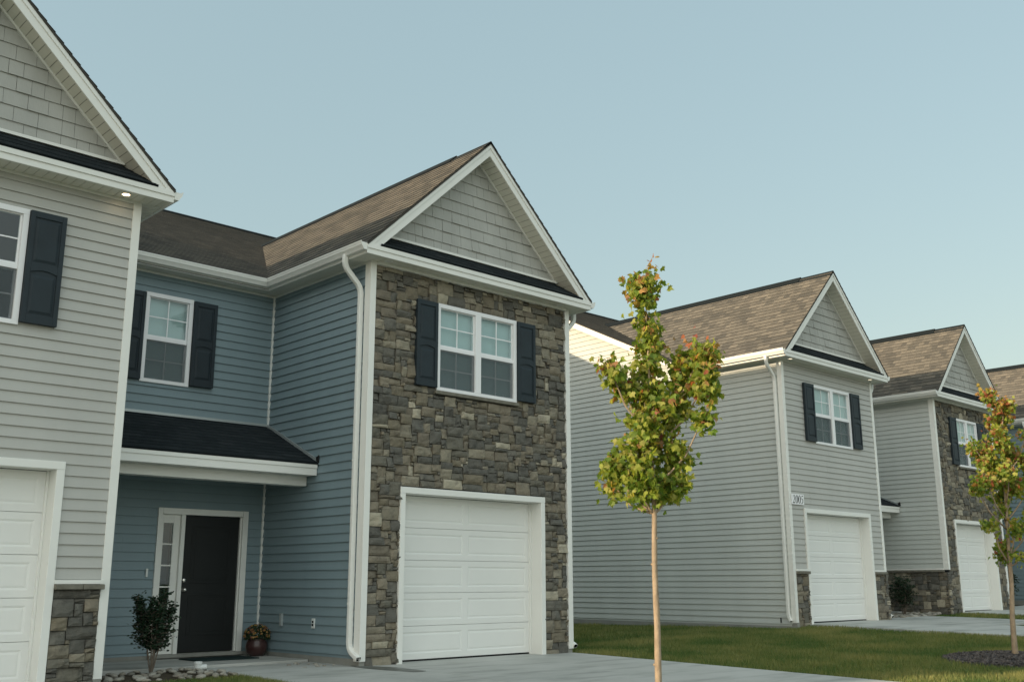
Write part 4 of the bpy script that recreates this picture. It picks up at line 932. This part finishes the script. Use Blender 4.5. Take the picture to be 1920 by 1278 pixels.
# rocks
def rockmesh(seed):
    bm = bmesh.new(); bmesh.ops.create_icosphere(bm, subdivisions=3, radius=1); rr = random.Random(seed); s_ = Vector((rr.uniform(.8, 1.3), rr.uniform(.6, 1), rr.uniform(.38, .6)))
    for v in bm.verts:
        n_ = 1 + .22 * noise.noise(v.co * 1.1 + Vector((seed * 3, 0, 0))) + .07 * noise.noise(v.co * 3 + Vector((0, seed, 0))); v.co = Vector((v.co.x * s_.x, v.co.y * s_.y, v.co.z * s_.z)) * n_
    me = bpy.data.meshes.new('river_rock'); bm.to_mesh(me); bm.free(); me.polygons.foreach_set('use_smooth', [True] * len(me.polygons)); me.materials.append(MT['rock']); return me
RM = [rockmesh(i) for i in range(6)]
def rocks(n, x0, x1, y0, y1, smin, smax, group, label, seed, avoid=()):
    rr = random.Random(seed); put = []
    tries = 0
    while len(put) < n and tries < 4000:
        tries += 1; x, y, s_ = rr.uniform(x0, x1), rr.uniform(y0, y1), rr.uniform(smin, smax)
        if any((x - a_) ** 2 + (y - b_) ** 2 < ((s_ + q) * .82) ** 2 for a_, b_, q in put) or any((x - a_) ** 2 + (y - b_) ** 2 < (s_ + q) ** 2 for a_, b_, q in avoid): continue
        put.append((x, y, s_)); o = bpy.data.objects.new('river_rock', rr.choice(RM)); COL.objects.link(o); o.location = (x, y, g(x, y) + s_ * .22); o.scale = (s_, s_, s_); o.rotation_euler = (rr.uniform(-.3, .3), rr.uniform(-.3, .3), rr.uniform(0, 6.28))
        tag(o, label, 'rock', group)
rocks(60, -3.2, -1.66, -.12, 1.08, .028, .06, 'river rocks left of the front path', 'rounded river rock in the bed between the blue wall and the front path', 3, [(-2.33, .9, .03), (-1.72, .93, .05)])
rocks(110, 14.7, 18.0, .6, 1.5, .05, .09, 'river rocks before the far stone wall', 'rounded river rock in the bed below the far stone wall', 4, [(17.25, 1.25, .05)])
rocks(24, -.6, -.06, .15, 1.5, .015, .03, 'pebbles along the blue wall', 'small pebble lying on the path along the blue side wall', 6)
# grass blades
def grass(area, n, seed, h=(.025, .055)):
    rng = np.random.default_rng(seed); out_v = []; 
    x0, x1, y0, y1 = area; X_ = rng.uniform(x0, x1, n); Y_ = rng.uniform(y0, y1, n); return X_, Y_, rng
mb = MB(); rr = random.Random(21)
def blades(n, x0, x1, y0, y1, hmin, hmax, wd=.004, skip=None):
    k = 0
    while k < n:
        x, y = rr.uniform(x0, x1), rr.uniform(y0, y1); k += 1
        if skip and skip(x, y): continue
        z = g(x, y) - .032; pv = noise.noise(Vector((x * .9, y * .9, 0))); v2 = noise.noise(Vector((x * 3, y * 3, 7)))
        if rr.random() < .25 * max(0, v2): continue
        hh = rr.uniform(hmin, hmax) * (1 + .4 * pv); th = rr.uniform(0, 6.28); w = Vector((math.cos(th), math.sin(th), 0)) * wd * rr.uniform(.7, 1.4); ln = Vector((rr.gauss(0, .5), rr.gauss(0, .5), 0)) * hh * .6
        p = Vector((x, y, z)); t_ = max(0, min(1, .42 + pv * .7 + v2 * .35 + rr.gauss(0, .22))); A = (.07, .13, .03); B_ = (.26, .25, .09)
        col = tuple(a_ + (b_ - a_) * t_ for a_, b_ in zip(A, B_)); i = len(mb.v)
        mb.v += [tuple(p - w), tuple(p + w), tuple(p + ln + Vector((0, 0, hh)))]; mb.f.append((i, i + 1, i + 2)); mb.m.append(0); mb.uv.append([(0, 0)] * 3); mb.c.append(col)
sk = lambda x, y: ((x - 7.31) ** 2 + (y + 5.26) ** 2 < .86)
blades(120000, 3.95, 11.08, -6.6, 1.2, .035, .075, .005, lambda x, y: sk(x, y) or (x > 10.6 and y > .2))
blades(30000, 3.95, 10.66, 1.2, 6.6, .04, .08, .007)
blades(9000, 17.12, 18.58, -5, 1.3, .04, .08, .007); blades(14000, -3.4, -1.66, -1.9, -.1, .035, .07, .004); blades(16000, -3.58, .3, -7, -1.75, .03, .06, .005, lambda x, y: x > -1.64 and y > -4.22)
tag(mb.build('grass', 'blade'), 'short lawn grass between the driveways', 'grass', kind='stuff')
print('objects', len(bpy.data.objects))
